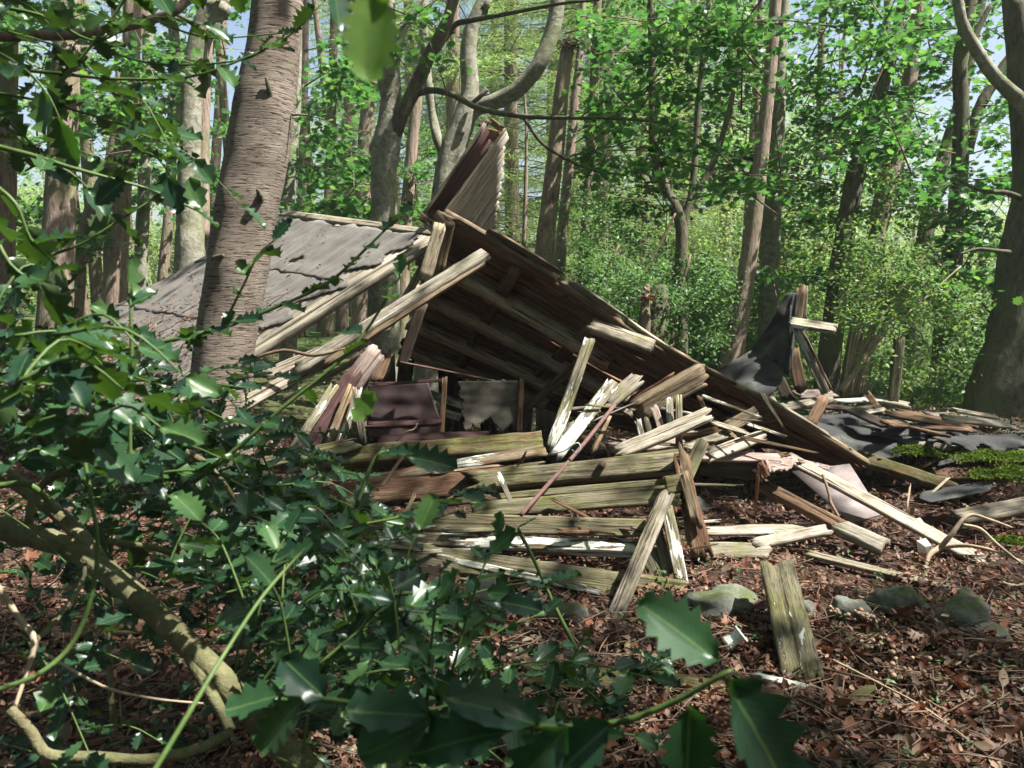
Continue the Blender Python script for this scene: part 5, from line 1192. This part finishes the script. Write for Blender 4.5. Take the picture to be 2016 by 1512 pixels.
# mushrooms
def mushrooms(px, py, n, spread, label, rs):
    r_ = np.random.default_rng(rs); b = G(px, py); D = (b - CAM).dot(FW)
    e = empty('mushroom_cluster', b, label, 'mushrooms')
    for k in range(n):
        x, y = b.x + r_.normal(0, spread), b.y + r_.normal(0, spread * .8); z = gh(x, y) + .012 + r_.uniform(0, .02); R_ = r_.uniform(.007, .014); h = r_.uniform(.012, .03)
        prof = [(.0, .0), (.4, .0), (.36, h * .9), (1.0, h * .92), (.95, h + R_ * .3), (.6, h + R_ * .8), (0, h + R_)]
        V, F = [], []
        for (a, zz) in prof:
            for i in range(7): V.append((math.cos(i * .8976) * a * R_, math.sin(i * .8976) * a * R_, zz))
        for j in range(len(prof) - 1):
            for i in range(7): F.append((j * 7 + i, j * 7 + (i + 1) % 7, (j + 1) * 7 + (i + 1) % 7, (j + 1) * 7 + i))
        link('mushroom', mesh_mixed('mushroom', V, F, M['mushroom']), e, Matrix.Translation((x, y, z)))
mushrooms(1695, 1228, 34, .045, 'dense cluster of pale mushrooms at the dark rounded stone', 1)
mushrooms(1638, 1222, 10, .03, 'small group of pale mushrooms close beside the grooved post', 2)
mushrooms(1748, 1290, 18, .06, 'loose pale mushrooms among leaves near the green slat', 3)
mushrooms(1765, 1345, 14, .05, 'scattered pale mushrooms close to fallen twigs', 4)
# white plastic pot and scraps
b = G(1438, 1290); V, F = [], []
for (R_, z) in ((.03, 0), (.034, .01), (.024, .05), (.03, .075), (.045, .085), (.04, .09), (.02, .05)):
    for i in range(8): V.append((math.cos(i * .7854) * R_, math.sin(i * .7854) * R_, z))
for j in range(6):
    for i in range(8): F.append((j * 8 + i, j * 8 + (i + 1) % 8, (j + 1) * 8 + (i + 1) % 8, (j + 1) * 8 + i))
o = link('plastic_pot', mesh_mixed('plastic_pot', V, F, M['plastic'], False), None, Matrix.Translation(b + Vector((-.02, 0, .05))) @ Matrix.Rotation(.9, 4, 'Y') @ Matrix.Rotation(.4, 4, 'Z')); tag(o, 'crushed white plastic pot on the leaves', 'pot')
for (px, py, lb) in ((1805, 1058, 'white plastic scrap beside the long bleached plank'), (1816, 1100, 'white plastic scrap dangling below the twisted roots')):
    c = G(px, py) + Vector((0, 0, .08))
    D = (c - CAM).dot(FW); h = px2m(15, D)
    V = [c + Vector(v) * h for v in ((-.9, 0, .8), (.3, .1, 1.1), (1, -.1, .2), (.5, 0, -1), (-.6, .1, -.8), (.1, -.25, .1))]
    me = mesh_mixed('plastic_scrap', V, [(0, 1, 5), (1, 2, 5), (2, 3, 5), (3, 4, 5), (4, 0, 5)], M['plastic'], False)
    o = link('plastic_scrap', me); sm = o.modifiers.new('thick', 'SOLIDIFY'); sm.thickness = .004; tag(o, lb, 'plastic scrap')
# twisted roots / bleached branch
rt = empty('twisted_root', G(1850, 1085), 'pale twisted root arching over the leaves', 'root')
for pts in ([(1850, 1085, 4.9, 13), (1870, 1062, 4.85, 9), (1895, 1030, 4.85, 8), (1915, 1020, 4.85, 7), (1950, 1030, 4.8, 6), (1992, 1045, 4.8, 4)],
            [(1895, 1040, 4.85, 8), (1930, 1048, 4.8, 7), (1965, 1080, 4.7, 6), (2016, 1120, 4.6, 5)],
            [(1850, 1085, 4.9, 9), (1900, 1080, 4.8, 8), (1960, 1092, 4.7, 6), (2025, 1118, 4.6, 5)],
            [(1856, 1082, 4.9, 13), (1830, 1098, 4.85, 11), (1822, 1125, 4.8, 6), (1818, 1140, 4.78, 3)]):
    tube('root', [W(*p[:3]) + Vector((0, 0, .02)) for p in pts], [px2m(p[3], p[2]) / 2 for p in pts], 'bone', rt, ns=7, jit=.12)
o = tube('pale_branch', [G(1970, 1145, .03), G(1990, 1152, .04), G(2030, 1150, .03)], [.012, .011, .008], 'bone', None, ns=6, jit=.1); tag(o, 'short pale branch lying past the white strip', 'branch')
for k, (pts, lb) in enumerate([([(1640, 1300), (1720, 1340), (1830, 1400), (1960, 1500)], 'long thin stem trailing over the leaf litter'), ([(1600, 1310), (1680, 1330), (1760, 1350)], 'thin curved twig beside the scattered mushrooms'), ([(1880, 1310), (1930, 1285), (2000, 1275)], 'knobbly twig beyond the rotten orange log'), ([(1780, 1400), (1850, 1370), (1880, 1345)], 'pale twig at the butt of the rotten log'), ([(1540, 1360), (1600, 1350), (1680, 1395)], 'crooked twig in front of the grooved post'), ([(1270, 1225), (1330, 1200), (1420, 1235)], 'thin twig by the foot of the leaning pole')]):
    o = tube('fallen_twig', [G(px, py, .035) for px, py in pts], [.006] + [.005] * (len(pts) - 2) + [.003], 'bone' if k % 2 == 0 else 'twig', None, ns=5, jit=.1); tag(o, lb, 'twig')
# rotten boards half buried in the foreground
for k, (a, b_, w_, m_, lb) in enumerate([((1040, 1330), (1260, 1345), .10, 'rotgreen', 'dark rotten board buried in leaves before the leaning pole'), ((1290, 1335), (1545, 1372), .06, 'rotgreen', 'rotting slab of wood at the butt of the grooved post'), ((1480, 1330), (1570, 1352), .03, 'paint', 'white splinter under the grooved post'), ((880, 1340), (925, 1372), .06, 'orange', 'orange rotten chunk among the holly seedlings'), ((780, 1160), (850, 1180), .04, 'bleach', 'pale chip of wood near the stubby olive board'), ((760, 1225), (800, 1190), .07, 'rotgreen', 'short rotten board end beside the kerb slab'), ((1670, 1390), (1720, 1360), .06, 'rotgreen', 'crumbling bark chunk on the leaf litter'), ((1590, 1430), (1625, 1490), .06, 'rot', 'rotten stick end sunk in the leaves'), ((100, 1245), (330, 1235), .09, 'rot', 'reddish rotten board under the holly'), ((250, 1330), (520, 1300), .07, 'dark', 'dark grey board under the holly stems'), ((1440, 1000), (1480, 1040), .04, 'brown', 'short dark splinter in the sunlit leaves')]):
    plank('buried_board', G(a[0], a[1], .03), G(b_[0], b_[1], .03), w_, .03, 'mu', m_, lb, 'board', rs=1500 + k, splint=(.05, .05), wear=.2)

# ------------------------------------------------------------------ leaf litter, grass
r = np.random.default_rng(333)
def ground_pts(n, seed, ymin=2.0, ymax=11):
    r_ = np.random.default_rng(seed)
    D = ymin * (ymax / ymin) ** r_.uniform(0, 1, n); px = np.where(r_.uniform(0, 1, n) < .72, r_.uniform(-60, 2080, n), r_.uniform(-900, 2950, n))
    x = (px - CXP) / FPX * D
    return x, D
def litter(name, n, tmpl, size, seed, tilt, lift, label, ymin=2.0, ymax=10):
    x, y = ground_pts(n, seed, ymin, ymax); rr = np.random.default_rng(seed + 1)
    kp = np.array([mnoise.noise((a * 1.7, c * 1.7, 8.0)) > -.22 or q < .35 for a, c, q in zip(x, y, rr.uniform(0, 1, n))]); x, y = x[kp], y[kp]; n = len(x)
    z = ghv(x, y) + .012 + np.abs(rr.normal(0, lift, n))
    z += np.array([.05 * mnoise.noise((a * 2.1, b * 2.1, 0)) + .02 * mnoise.noise((a * 7, b * 7, 3)) for a, b in zip(x, y)])
    V, F = scatter(tmpl, np.stack([x, y, z], 1), size * (.32 + rr.gamma(2.4, .2, n)), tilt, rs=seed)
    o = link(name, mesh_np(name, V, F, M['litter'])); tag(o, label, 'leaf litter', kind='stuff')
litter('leaf_litter', 84000, T_LITTER, .042, 401, .55, .012, 'curled red-brown dead leaves covering the woodland floor')
litter('leaf_litter', 1500, T_MLIT, .06, 402, .8, .014, 'lobed dead sycamore leaves covering the woodland floor', 2.0, 8)
tv, tf = [], []
x, y = ground_pts(3200, 410, 2.0, 9)
for a, b_ in zip(x, y):
    p = Vector((a, b_, gh(a, b_) + .03 + abs(r.normal(0, .012)) + .05 * mnoise.noise((a * 2.1, b_ * 2.1, 0)))); an = r.uniform(0, 6.28); L = r.uniform(.03, .16); d = Vector((math.cos(an), math.sin(an), r.normal(0, .12))) * L
    V, F = tube_geo([p - d, p + Vector((r.normal(0, .01), r.normal(0, .01), .004)), p + d], [.0035, .003, .0015], 4, 0, 1); q = len(tv); tv += V; tf += [tuple(i + q for i in f) for f in F]
o = link('ground_twigs', mesh_mixed('ground_twigs', tv, tf, M['twig'])); tag(o, 'small dead twigs mixed through the leaf litter', 'twigs', kind='stuff')
n = 420; rr = np.random.default_rng(58); x, y = ground_pts(n, 59, 2.2, 8)
cc = np.repeat(np.stack([x, y, ghv(x, y) + .05], 1), 5, 0) + rr.normal(0, .018, (n * 5, 3))
o = leaf_obj('seedlings', T_SIMPLE, cc, .03, 'shrub', None, .5, 60); tag(o, 'scattered tiny green seedlings in the leaf litter', 'seedlings', kind='stuff')
# grass and low green growth beyond the flat roof
n = 16000; rr = np.random.default_rng(55)
D = 9.5 * (20 / 9.5) ** rr.uniform(0, 1, n); px = rr.uniform(1150, 2100, n); x = (px - CXP) / FPX * D
z = ghv(x, D)
V, F = scatter((np.array([(0, .06, 0), (0, -.06, 0), (.6, .04, .1), (.6, -.04, .1), (1, 0, .35)]), np.array([(0, 1, 3), (0, 3, 2), (2, 3, 4)])), np.stack([x, D, z], 1), rr.uniform(.08, .22, n), .5, up=np.array([1.0, 0, 0.2]), rs=56, dirs=np.tile(np.array([[0, 0, 1.0]]), (n, 1)))
o = link('grass', mesh_np('grass', V, F, M['grass'])); tag(o, 'low green grass and weeds behind the flat felt roof', 'grass', kind='stuff')
n = 9000; D = 8.8 * (20 / 8.8) ** rr.uniform(0, 1, n); px = rr.uniform(-100, 2100, n); x = (px - CXP) / FPX * D
o = leaf_obj('ground_ivy', T_SIMPLE, np.stack([x, D, ghv(x, D) + np.abs(rr.normal(0, .12, n))], 1), .07, 'shrub', None, .6, 57); tag(o, 'low leafy ground cover beneath the trees', 'ground cover', kind='stuff')

# ------------------------------------------------------------------ holly
def holly_mesh(spines, width, wave, curl, rs):
    r_ = np.random.default_rng(rs); n = spines * 2
    xs = np.linspace(0, 1, n + 1); V = []; uv = []
    for i, x in enumerate(xs):
        prof = (math.sin(math.pi * min(1, x * .96 + .02)) ** .62) * width
        zc = -curl * (x - .2) ** 2
        tip = (i % 2 == 1)
        for s in (1, .5, 0, -.5, -1):
            edge = abs(s) == 1
            yy = s * prof * ((1.18 if tip else .74) if edge else .95)
            if i in (0, n): yy = s * .004
            zz = zc + abs(s) * .11 * (1 if abs(s) < 1 else .85) + (wave * (1 if tip else -1) * (1 if edge else .1)) * (0 if i in (0, n) else 1)
            xx = x + (.035 if (tip and edge) else 0)
            V.append((xx, yy, zz)); uv.append((xx, yy))
    F = []
    for i in range(n):
        for k in range(4): F.append((i * 5 + k, i * 5 + k + 1, (i + 1) * 5 + k + 1, (i + 1) * 5 + k))
    F = [f[::-1] for f in F]
    V = np.array(V); F = np.array(F)
    fn = np.cross(V[F[9][1]] - V[F[9][0]], V[F[9][2]] - V[F[9][0]])
    if fn[2] < 0: F = F[:, ::-1]
    return V, F, np.array(uv)
HT = [holly_mesh(4, .30, .05, .10, 1), holly_mesh(5, .28, .06, .22, 2), holly_mesh(3, .32, .06, .02, 3), holly_mesh(6, .30, .014, .15, 4), holly_mesh(4, .27, .075, .30, 5)]
HM = [mesh_np('leaf', v, f, M['holly'], True, uv) for v, f, uv in HT]
HLIT = [mesh_np('leaf', v, f, M['hollylit'], True, uv) for v, f, uv in HT]
BOUGH = [(-60, 1030), (40, 1048), (150, 1085), (240, 1150), (330, 1230), (420, 1320), (500, 1410), (590, 1500)]
def near_bough(p):
    # leaves do not grow across the bare thick bough
    d = p - CAM; D = d.dot(FW)
    if D > 2.05 or D < 1.05: return False
    px = CXP + FPX * d.x / D; py = CYP - FPX * d.dot(UPV) / D
    for (a, b), (c, e) in zip(BOUGH[:-1], BOUGH[1:]):
        t = max(0, min(1, ((px - a) * (c - a) + (py - b) * (e - b)) / ((c - a) ** 2 + (e - b) ** 2)))
        if math.hypot(px - a - t * (c - a), py - b - t * (e - b)) < 62: return True
    return False
class Holly:
    def __init__(s, label, base, rs):
        s.e = empty('holly_bush', base, label, 'holly'); s.r = np.random.default_rng(rs); s.leaves = []; s.rs = rs; s.bv = []; s.bf = []
    def branch(s, pts, mat='hbark', ns=9, jit=.05, name='branch'):
        tube(name, [W(*p[:3]) for p in pts], [px2m(p[3], p[2]) / 2 for p in pts], mat, s.e, ns=ns, jit=jit, seg=6, rs=s.rs + len(pts))
    def twig(s, pts, w=5, leaf=.062, step=.05, part=True, spread=1.0, skip=0.0):
        """a twig through points (px,py,D) or world, leaves set alternately along it"""
        P = [W(*p) if not isinstance(p, Vector) else p for p in pts]
        L = sum((P[i + 1] - P[i]).length for i in range(len(P) - 1))
        R_ = [max(.0012, w / 1000 * (1 - .6 * i / (len(P) - 1))) for i in range(len(P))]
        V, F = tube_geo(P, R_, 6, .05, 4, s.rs)
        if part: link('twig', mesh_mixed('twig', V, F, M['gstem']), s.e)
        else: q = len(s.bv); s.bv += V; s.bf += [tuple(i + q for i in f) for f in F]
        n = max(1, int(L / step)); r_ = s.r
        for k in range(n + 1):
            t = (k + r_.uniform(-.3, .3)) / n; t = min(1, max(skip, t)); a = t * (len(P) - 1); i = min(int(a), len(P) - 2); f = a - i
            p = P[i] * (1 - f) + P[i + 1] * f; d = (P[i + 1] - P[i]).normalized()
            side = d.cross(Vector((0, 0, 1)))
            if side.length < .2: side = Vector((r_.normal(), r_.normal(), 0))
            side.normalize(); sg = 1 if k % 2 else -1
            x = d * r_.uniform(.1, .9) + side * sg * spread * r_.uniform(.5, 1.1) + Vector((r_.normal(0, .25), r_.normal(0, .25), r_.normal(-.12, .3)))
            if k == n: x = d + Vector((r_.normal(0, .2), 0, r_.normal(0, .2)))
            up = Vector((r_.normal(0, .45), r_.normal(-.3, .45), 1))
            s.leaves.append((p, x, up, leaf * r_.uniform(.65, 1.25), int(r_.integers(len(HM)))))
    def leaf(s, px, py, D, tx, ty, length_px, face, var=0):
        a = W(px, py, D); b = W(tx, ty, D * 1.0); s.leaves.append((a, b - a, Vector(face), px2m(length_px, D), var))
    def finish(s, maxparts=300):
        if s.bv: link('twigs', mesh_mixed('twigs', s.bv, s.bf, M['gstem']), s.e)['kind'] = 'stuff'
        s.leaves = [l for l in s.leaves if not near_bough(l[0] + l[1].normalized() * l[3] * .5)]
        # largest in view first become parts of their own
        def sz(l): return -l[3] / max(.2, (l[0] - CAM).dot(FW))
        s.leaves.sort(key=sz)
        rest = s.leaves[maxparts:]
        for (p, x, up, L, v) in s.leaves[:maxparts]:
            M4 = frame(x, up, p) @ Matrix.Scale(L, 4)
            link('leaf', (HLIT if v >= 10 else HM)[v % 10], s.e, M4)
        if rest:
            Vs, Fs, Us = [], [], []; o = 0
            for (p, x, up, L, v) in rest:
                M4 = np.array(frame(x, up, p)); hv, hf, hu = HT[v % 10]
                Vs.append((hv * L) @ M4[:3, :3].T + M4[:3, 3]); Fs.append(hf + o); Us.append(hu); o += len(hv)
            q = link('foliage', mesh_np('foliage', np.concatenate(Vs), np.concatenate(Fs), M['holly'], True, np.concatenate(Us)), s.e); q['kind'] = 'stuff'
H = Holly('sprawling holly bush with thick yellow-green branches and glossy spiny leaves', G(300, 1500), 1)
H.branch([(-60, 1030, 2.0, 48), (40, 1048, 2.0, 46), (150, 1085, 1.98, 44), (240, 1150, 1.95, 44), (330, 1230, 1.92, 46), (420, 1320, 1.88, 48), (500, 1410, 1.84, 52), (590, 1500, 1.8, 56), (660, 1580, 1.78, 60)], ns=14)
H.branch([(-40, 895, 2.1, 30), (40, 955, 2.1, 30), (100, 1000, 2.05, 30), (165, 1060, 2.0, 28), (200, 1100, 1.97, 24)], ns=10)
H.branch([(55, 1040, 2.0, 16), (68, 975, 1.98, 17), (110, 935, 1.95, 17), (180, 920, 1.92, 17), (270, 890, 1.9, 17), (340, 885, 1.88, 16), (395, 905, 1.86, 13), (440, 950, 1.86, 9), (480, 1010, 1.86, 6)])
H.branch([(20, 1395, 1.6, 22), (60, 1440, 1.6, 22), (95, 1485, 1.6, 22), (180, 1490, 1.62, 22), (300, 1495, 1.66, 22), (400, 1470, 1.7, 20), (455, 1440, 1.75, 18)])
H.branch([(455, 1440, 1.8, 20), (430, 1390, 1.82, 22), (395, 1330, 1.86, 26), (365, 1270, 1.9, 30)])
H.branch([(210, 1065, 2.05, 14), (310, 1080, 2.1, 12), (380, 1110, 2.15, 11), (440, 1160, 2.2, 8), (520, 1250, 2.3, 6)])
H.branch([(155, 700, 1.25, 6), (160, 860, 1.25, 7), (180, 980, 1.25, 8), (192, 1080, 1.25, 9), (178, 1180, 1.25, 9), (140, 1270, 1.25, 10), (70, 1330, 1.22, 10), (-30, 1365, 1.2, 10)], 'gstem', name='stem')
H.branch([(600, 1080, 1.2, 5), (520, 1170, 1.1, 7), (440, 1290, 1.0, 8), (380, 1390, .95, 10), (290, 1540, .9, 11)], 'gstem', name='stem')
H.branch([(-20, 960, 1.7, 14), (60, 955, 1.7, 12), (110, 1010, 1.75, 9)], 'gstem', name='stem')
H.branch([(-20, 1130, 1.7, 10), (40, 1220, 1.7, 12), (68, 1262, 1.68, 14), (50, 1330, 1.65, 9), (20, 1420, 1.6, 7)], 'bone')
H.branch([(68, 1262, 1.68, 13), (110, 1220, 1.75, 11), (160, 1150, 1.85, 9), (168, 1110, 1.9, 7)])
H.branch([(85, 1285, 1.7, 6), (200, 1350, 1.7, 6), (300, 1375, 1.75, 5), (400, 1385, 1.8, 4)], 'bone')
H.branch([(220, 1120, 2.2, 10), (215, 1280, 2.2, 12), (225, 1450, 2.15, 14)])
H.branch([(760, 1360, 1.3, 10), (755, 1450, 1.25, 13), (752, 1540, 1.2, 16)], 'gstem', name='stem')
H.branch([(700, 1375, 1.5, 14), (800, 1390, 1.5, 12), (870, 1410, 1.5, 9)], 'bone')
R2 = np.random.default_rng(77)
# dense fill: twigs fanning from the branches over the left of the clearing
def fill(h, n, xr, yr, Dr, leaf, keep=None, L=(.25, .55), up=.25, step=.05):
    k = 0
    while k < n:
        px, py, D = R2.uniform(*xr), R2.uniform(*yr), R2.uniform(*Dr)
        if keep and not keep(px, py): continue
        k += 1
        p = W(px, py, D); an = R2.uniform(-.9, 2.2); l = R2.uniform(*L)
        d = Vector((math.cos(an), R2.normal(0, .5), math.sin(an) * .6 + up)).normalized() * l
        q = p + d * .55 + Vector((0, 0, .03)); h.twig([p, q, p + d - Vector((0, 0, .02))], w=R2.uniform(2.2, 4), leaf=leaf, step=step, part=False)
inB = lambda px, py: py > 700 + max(0, px - 120) * .45 or (px < 120 and py > 560)
fill(H, 40, (-40, 330), (690, 940), (1.6, 2.5), .08, inB, (.2, .35), 0)
fill(H, 100, (-40, 600), (840, 1220), (1.9, 3.2), .076, inB, (.2, .4), .05)
fill(H, 34, (420, 680), (1000, 1220), (2.0, 2.8), .076, lambda px, py: px < 700 - (abs(py - 1080) * .4), (.15, .3), .0)
fill(H, 18, (400, 600), (900, 1020), (2.4, 3.2), .075, None, (.15, .3), 0)
fill(H, 24, (-20, 560), (1180, 1500), (1.9, 2.6), .066)
fill(H, 48, (460, 800), (1230, 1500), (1.3, 2.2), .07, None, (.15, .3))
fill(H, 14, (-60, 160), (620, 900), (1.0, 1.5), .08, None, (.12, .2), 0)
# the mid branch crossing the cherry
H.twig([(70, 712, 1.9), (230, 690, 1.9), (400, 655, 1.92), (500, 622, 1.95), (640, 560, 1.98), (720, 490, 2.0), (790, 420, 2.02)], 7, .072, .05, skip=.3)
H.twig([(440, 640, 1.95), (480, 560, 1.95), (510, 500, 1.97), (545, 470, 1.97)], 4, .066, .045)
H.twig([(260, 730, 1.5), (258, 640, 1.5), (256, 580, 1.5)], 5, .085, .04)
H.twig([(258, 960, 1.5), (256, 850, 1.5), (258, 740, 1.5)], 5, .08, .06)
H.twig([(420, 830, 2.0), (450, 770, 2.0), (480, 745, 2.0), (540, 740, 2.0)], 4, .066, .04)
H.twig([(380, 950, 1.7), (470, 880, 1.7), (560, 800, 1.7), (690, 690, 1.72), (760, 590, 1.75), (790, 540, 1.76)], 6, .085, .07)
H.twig([(560, 1080, 1.9), (680, 1040, 1.9), (800, 1015, 1.92), (880, 985, 1.95), (935, 965, 1.97)], 5, .07, .045)
H.twig([(620, 1090, 2.0), (740, 1075, 2.0), (860, 1020, 2.0), (930, 1000, 2.02)], 4, .06, .05)
H.twig([(700, 1000, 1.6), (740, 900, 1.6), (780, 890, 1.62), (800, 900, 1.62)], 5, .09, .06)
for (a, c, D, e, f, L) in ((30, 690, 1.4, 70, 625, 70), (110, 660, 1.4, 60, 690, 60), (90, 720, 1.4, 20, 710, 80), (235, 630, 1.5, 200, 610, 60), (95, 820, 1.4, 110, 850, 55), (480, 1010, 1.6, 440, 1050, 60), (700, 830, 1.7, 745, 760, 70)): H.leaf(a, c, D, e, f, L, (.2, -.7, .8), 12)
H.finish(300)
# overhanging bough, upper left
U = Holly('overhanging holly bough with dark spiny leaves across the pine trunks', W(-60, 80, 2.4), 2)
U.branch([(-60, 74, 2.4, 20), (60, 70, 2.4, 20), (140, 68, 2.4, 20), (220, 58, 2.42, 19), (300, 38, 2.45, 18), (350, 18, 2.45, 17), (400, -40, 2.48, 15)], 'redpine', name='branch')
U.twig([(-40, 130, 2.0), (120, 145, 2.0), (220, 155, 2.02), (330, 155, 2.05), (400, 145, 2.08), (480, 115, 2.1), (570, 70, 2.15), (640, 0, 2.2)], 5, .08, .055)
U.twig([(200, 95, 2.2), (300, 125, 2.2), (420, 125, 2.2), (500, 110, 2.2), (560, 70, 2.2)], 4, .07, .06)
U.twig([(310, 40, 2.3), (360, 62, 2.3), (430, 75, 2.3), (560, 65, 2.3)], 4, .07, .07)
U.twig([(-40, 280, 1.6), (60, 305, 1.6), (140, 330, 1.62), (220, 352, 1.65), (300, 375, 1.7), (400, 420, 1.75)], 6, .085, .10)
U.twig([(-20, 180, 1.9), (60, 195, 1.9), (140, 215, 1.9), (260, 250, 1.92), (330, 262, 1.95)], 4, .08, .07)
U.twig([(60, 515, 1.9), (160, 480, 1.9), (240, 430, 1.92), (310, 385, 1.95), (340, 350, 1.95)], 4, .075, .06)
U.twig([(-30, 90, 1.7), (40, 130, 1.7), (90, 180, 1.7), (120, 240, 1.72)], 5, .09, .05)
U.twig([(-30, 10, 1.8), (80, 30, 1.8), (180, 80, 1.8), (240, 60, 1.8)], 5, .085, .05)
U.twig([(100, 180, 1.8), (180, 90, 1.8), (230, 20, 1.8), (250, -30, 1.8)], 4, .08, .055)
U.twig([(-30, 350, 1.5), (30, 400, 1.5), (60, 470, 1.52), (110, 520, 1.55)], 5, .09, .045)
U.twig([(-30, 420, 1.4), (20, 520, 1.4), (80, 560, 1.42)], 5, .095, .04)
U.leaf(190, 405, 1.55, 245, 350, 75, (0.1, -1, .2), 3); U.leaf(335, 350, 1.6, 352, 420, 75, (.1, -1, .2), 0); U.leaf(375, 350, 1.6, 395, 410, 65, (.3, -1, .1), 2)
# big blurred leaf close to the lens at the top
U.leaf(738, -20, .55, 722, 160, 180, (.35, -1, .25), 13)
U.leaf(655, -30, .8, 672, 60, 95, (.6, -.5, .3), 0)
fill(U, 16, (-40, 360), (-20, 360), (1.7, 2.3), .078, None, (.2, .35), -.1, .055)
U.finish(300)
# low seedlings and the near shoot along the bottom
B = Holly('low holly seedlings growing from the leaf litter before the fallen wall', G(1160, 1345), 3)
B.branch([(1162, 1345, 2.75, 10), (1130, 1270, 2.75, 9), (1090, 1190, 2.75, 8), (1050, 1100, 2.75, 7), (1020, 1040, 2.75, 5)], 'gstem', name='stem')
B.twig([(1032, 1070, 2.75), (1020, 1040, 2.75), (1040, 1028, 2.75)], 3, .03, .02)
B.twig([(1060, 1130, 2.75), (1035, 1125, 2.75), (1020, 1130, 2.72)], 3, .05, .03)
B.twig([(690, 1110, 2.2), (790, 1150, 2.2), (880, 1175, 2.2)], 4, .07, .07)
B.twig([(880, 1175, 2.2), (960, 1195, 2.2), (1040, 1195, 2.2)], 3, .055, .06)
B.twig([(975, 1400, 2.3), (985, 1290, 2.3), (990, 1200, 2.3), (985, 1170, 2.3)], 4, .065, .045)
for (x0, y0, D0) in ((1160, 1345, 2.7), (1200, 1400, 2.4), (980, 1400, 2.3), (880, 1380, 2.2), (1260, 1330, 2.9), (1090, 1420, 2.3), (820, 1330, 2.4), (950, 1320, 2.6), (1100, 1330, 2.6)):
    for k in range(4):
        d = R2.uniform(-1, 1)
        B.twig([(x0, y0, D0), (x0 + d * 40, y0 - R2.uniform(10, 50), D0 + R2.normal(0, .1)), (x0 + d * R2.uniform(60, 130), y0 - R2.uniform(0, 80), D0 + R2.normal(0, .2))], 3, .055, .045)
fill(B, 16, (660, 960), (1300, 1500), (1.5, 2.2), .065)
B.finish(300)
NS = Holly('arching holly shoot with the largest broad leaves on a long green stem', W(900, 1420, .85), 4)
NS.branch([(540, 1365, 1.0, 10), (700, 1385, .92, 10), (850, 1412, .88, 11), (1000, 1430, .86, 12), (1200, 1425, .84, 13), (1330, 1380, .82, 12), (1420, 1330, .8, 11), (1440, 1320, .8, 8)], 'gstem', name='stem')
NS.leaf(1408, 1300, .80, 1275, 1195, 190, (-.2, -.7, .8), 3)
NS.leaf(1425, 1335, .72, 1560, 1560, 270, (.3, -.8, .6), 0)
NS.leaf(1358, 1385, .76, 1352, 1560, 180, (0, -1, .25), 3)
NS.leaf(1205, 1425, .82, 1075, 1540, 200, (-.2, -.6, .9), 3)
NS.leaf(1010, 1440, .84, 800, 1475, 215, (0, -.5, 1), 1)
NS.leaf(850, 1412, .86, 720, 1400, 170, (-.1, -.5, 1), 0)
NS.leaf(860, 1415, .86, 690, 1500, 170, (-.1, -.6, 1), 2)
NS.leaf(1060, 1430, .85, 860, 1355, 200, (.1, -.4, 1), 1)
NS.leaf(560, 1368, .98, 430, 1400, 120, (-.2, -.6, .9), 0)
NS.leaf(640, 1375, .95, 560, 1300, 120, (.1, -.8, .6), 2)
NS.leaf(600, 1375, .95, 500, 1480, 140, (0, -.7, .7), 1)
NS.leaf(1120, 1430, .8, 1000, 1560, 180, (.2, -.7, .7), 4)
NS.leaf(740, 1390, .9, 790, 1500, 130, (.3, -.9, .3), 3)
NS.finish(300)

# thin bright air under the trees
hz = bpy.data.meshes.new('haze')
x0, x1, y0, y1, z0, z1 = -130, 130, -40, 130, -1.5, 30
hz.from_pydata([(x0, y0, z0), (x1, y0, z0), (x1, y1, z0), (x0, y1, z0), (x0, y0, z1), (x1, y0, z1), (x1, y1, z1), (x0, y1, z1)], [], [(3, 2, 1, 0), (4, 5, 6, 7), (0, 1, 5, 4), (1, 2, 6, 5), (2, 3, 7, 6), (3, 0, 4, 7)])
hm = bpy.data.materials.new('thin_haze'); hm.use_nodes = True
hn = hm.node_tree; hn.nodes.remove(hn.nodes['Principled BSDF'])
pv = hn.nodes.new('ShaderNodeVolumePrincipled'); pv.inputs['Color'].default_value = (.92, .96, 1, 1); pv.inputs['Density'].default_value = .0011
hn.links.new(pv.outputs[0], hn.nodes['Material Output'].inputs['Volume']); hz.materials.append(hm)
ho = link('haze', hz); tag(ho, 'thin sunlit haze hanging under the trees', 'haze', kind='stuff')
S.cycles.volume_bounces = 0
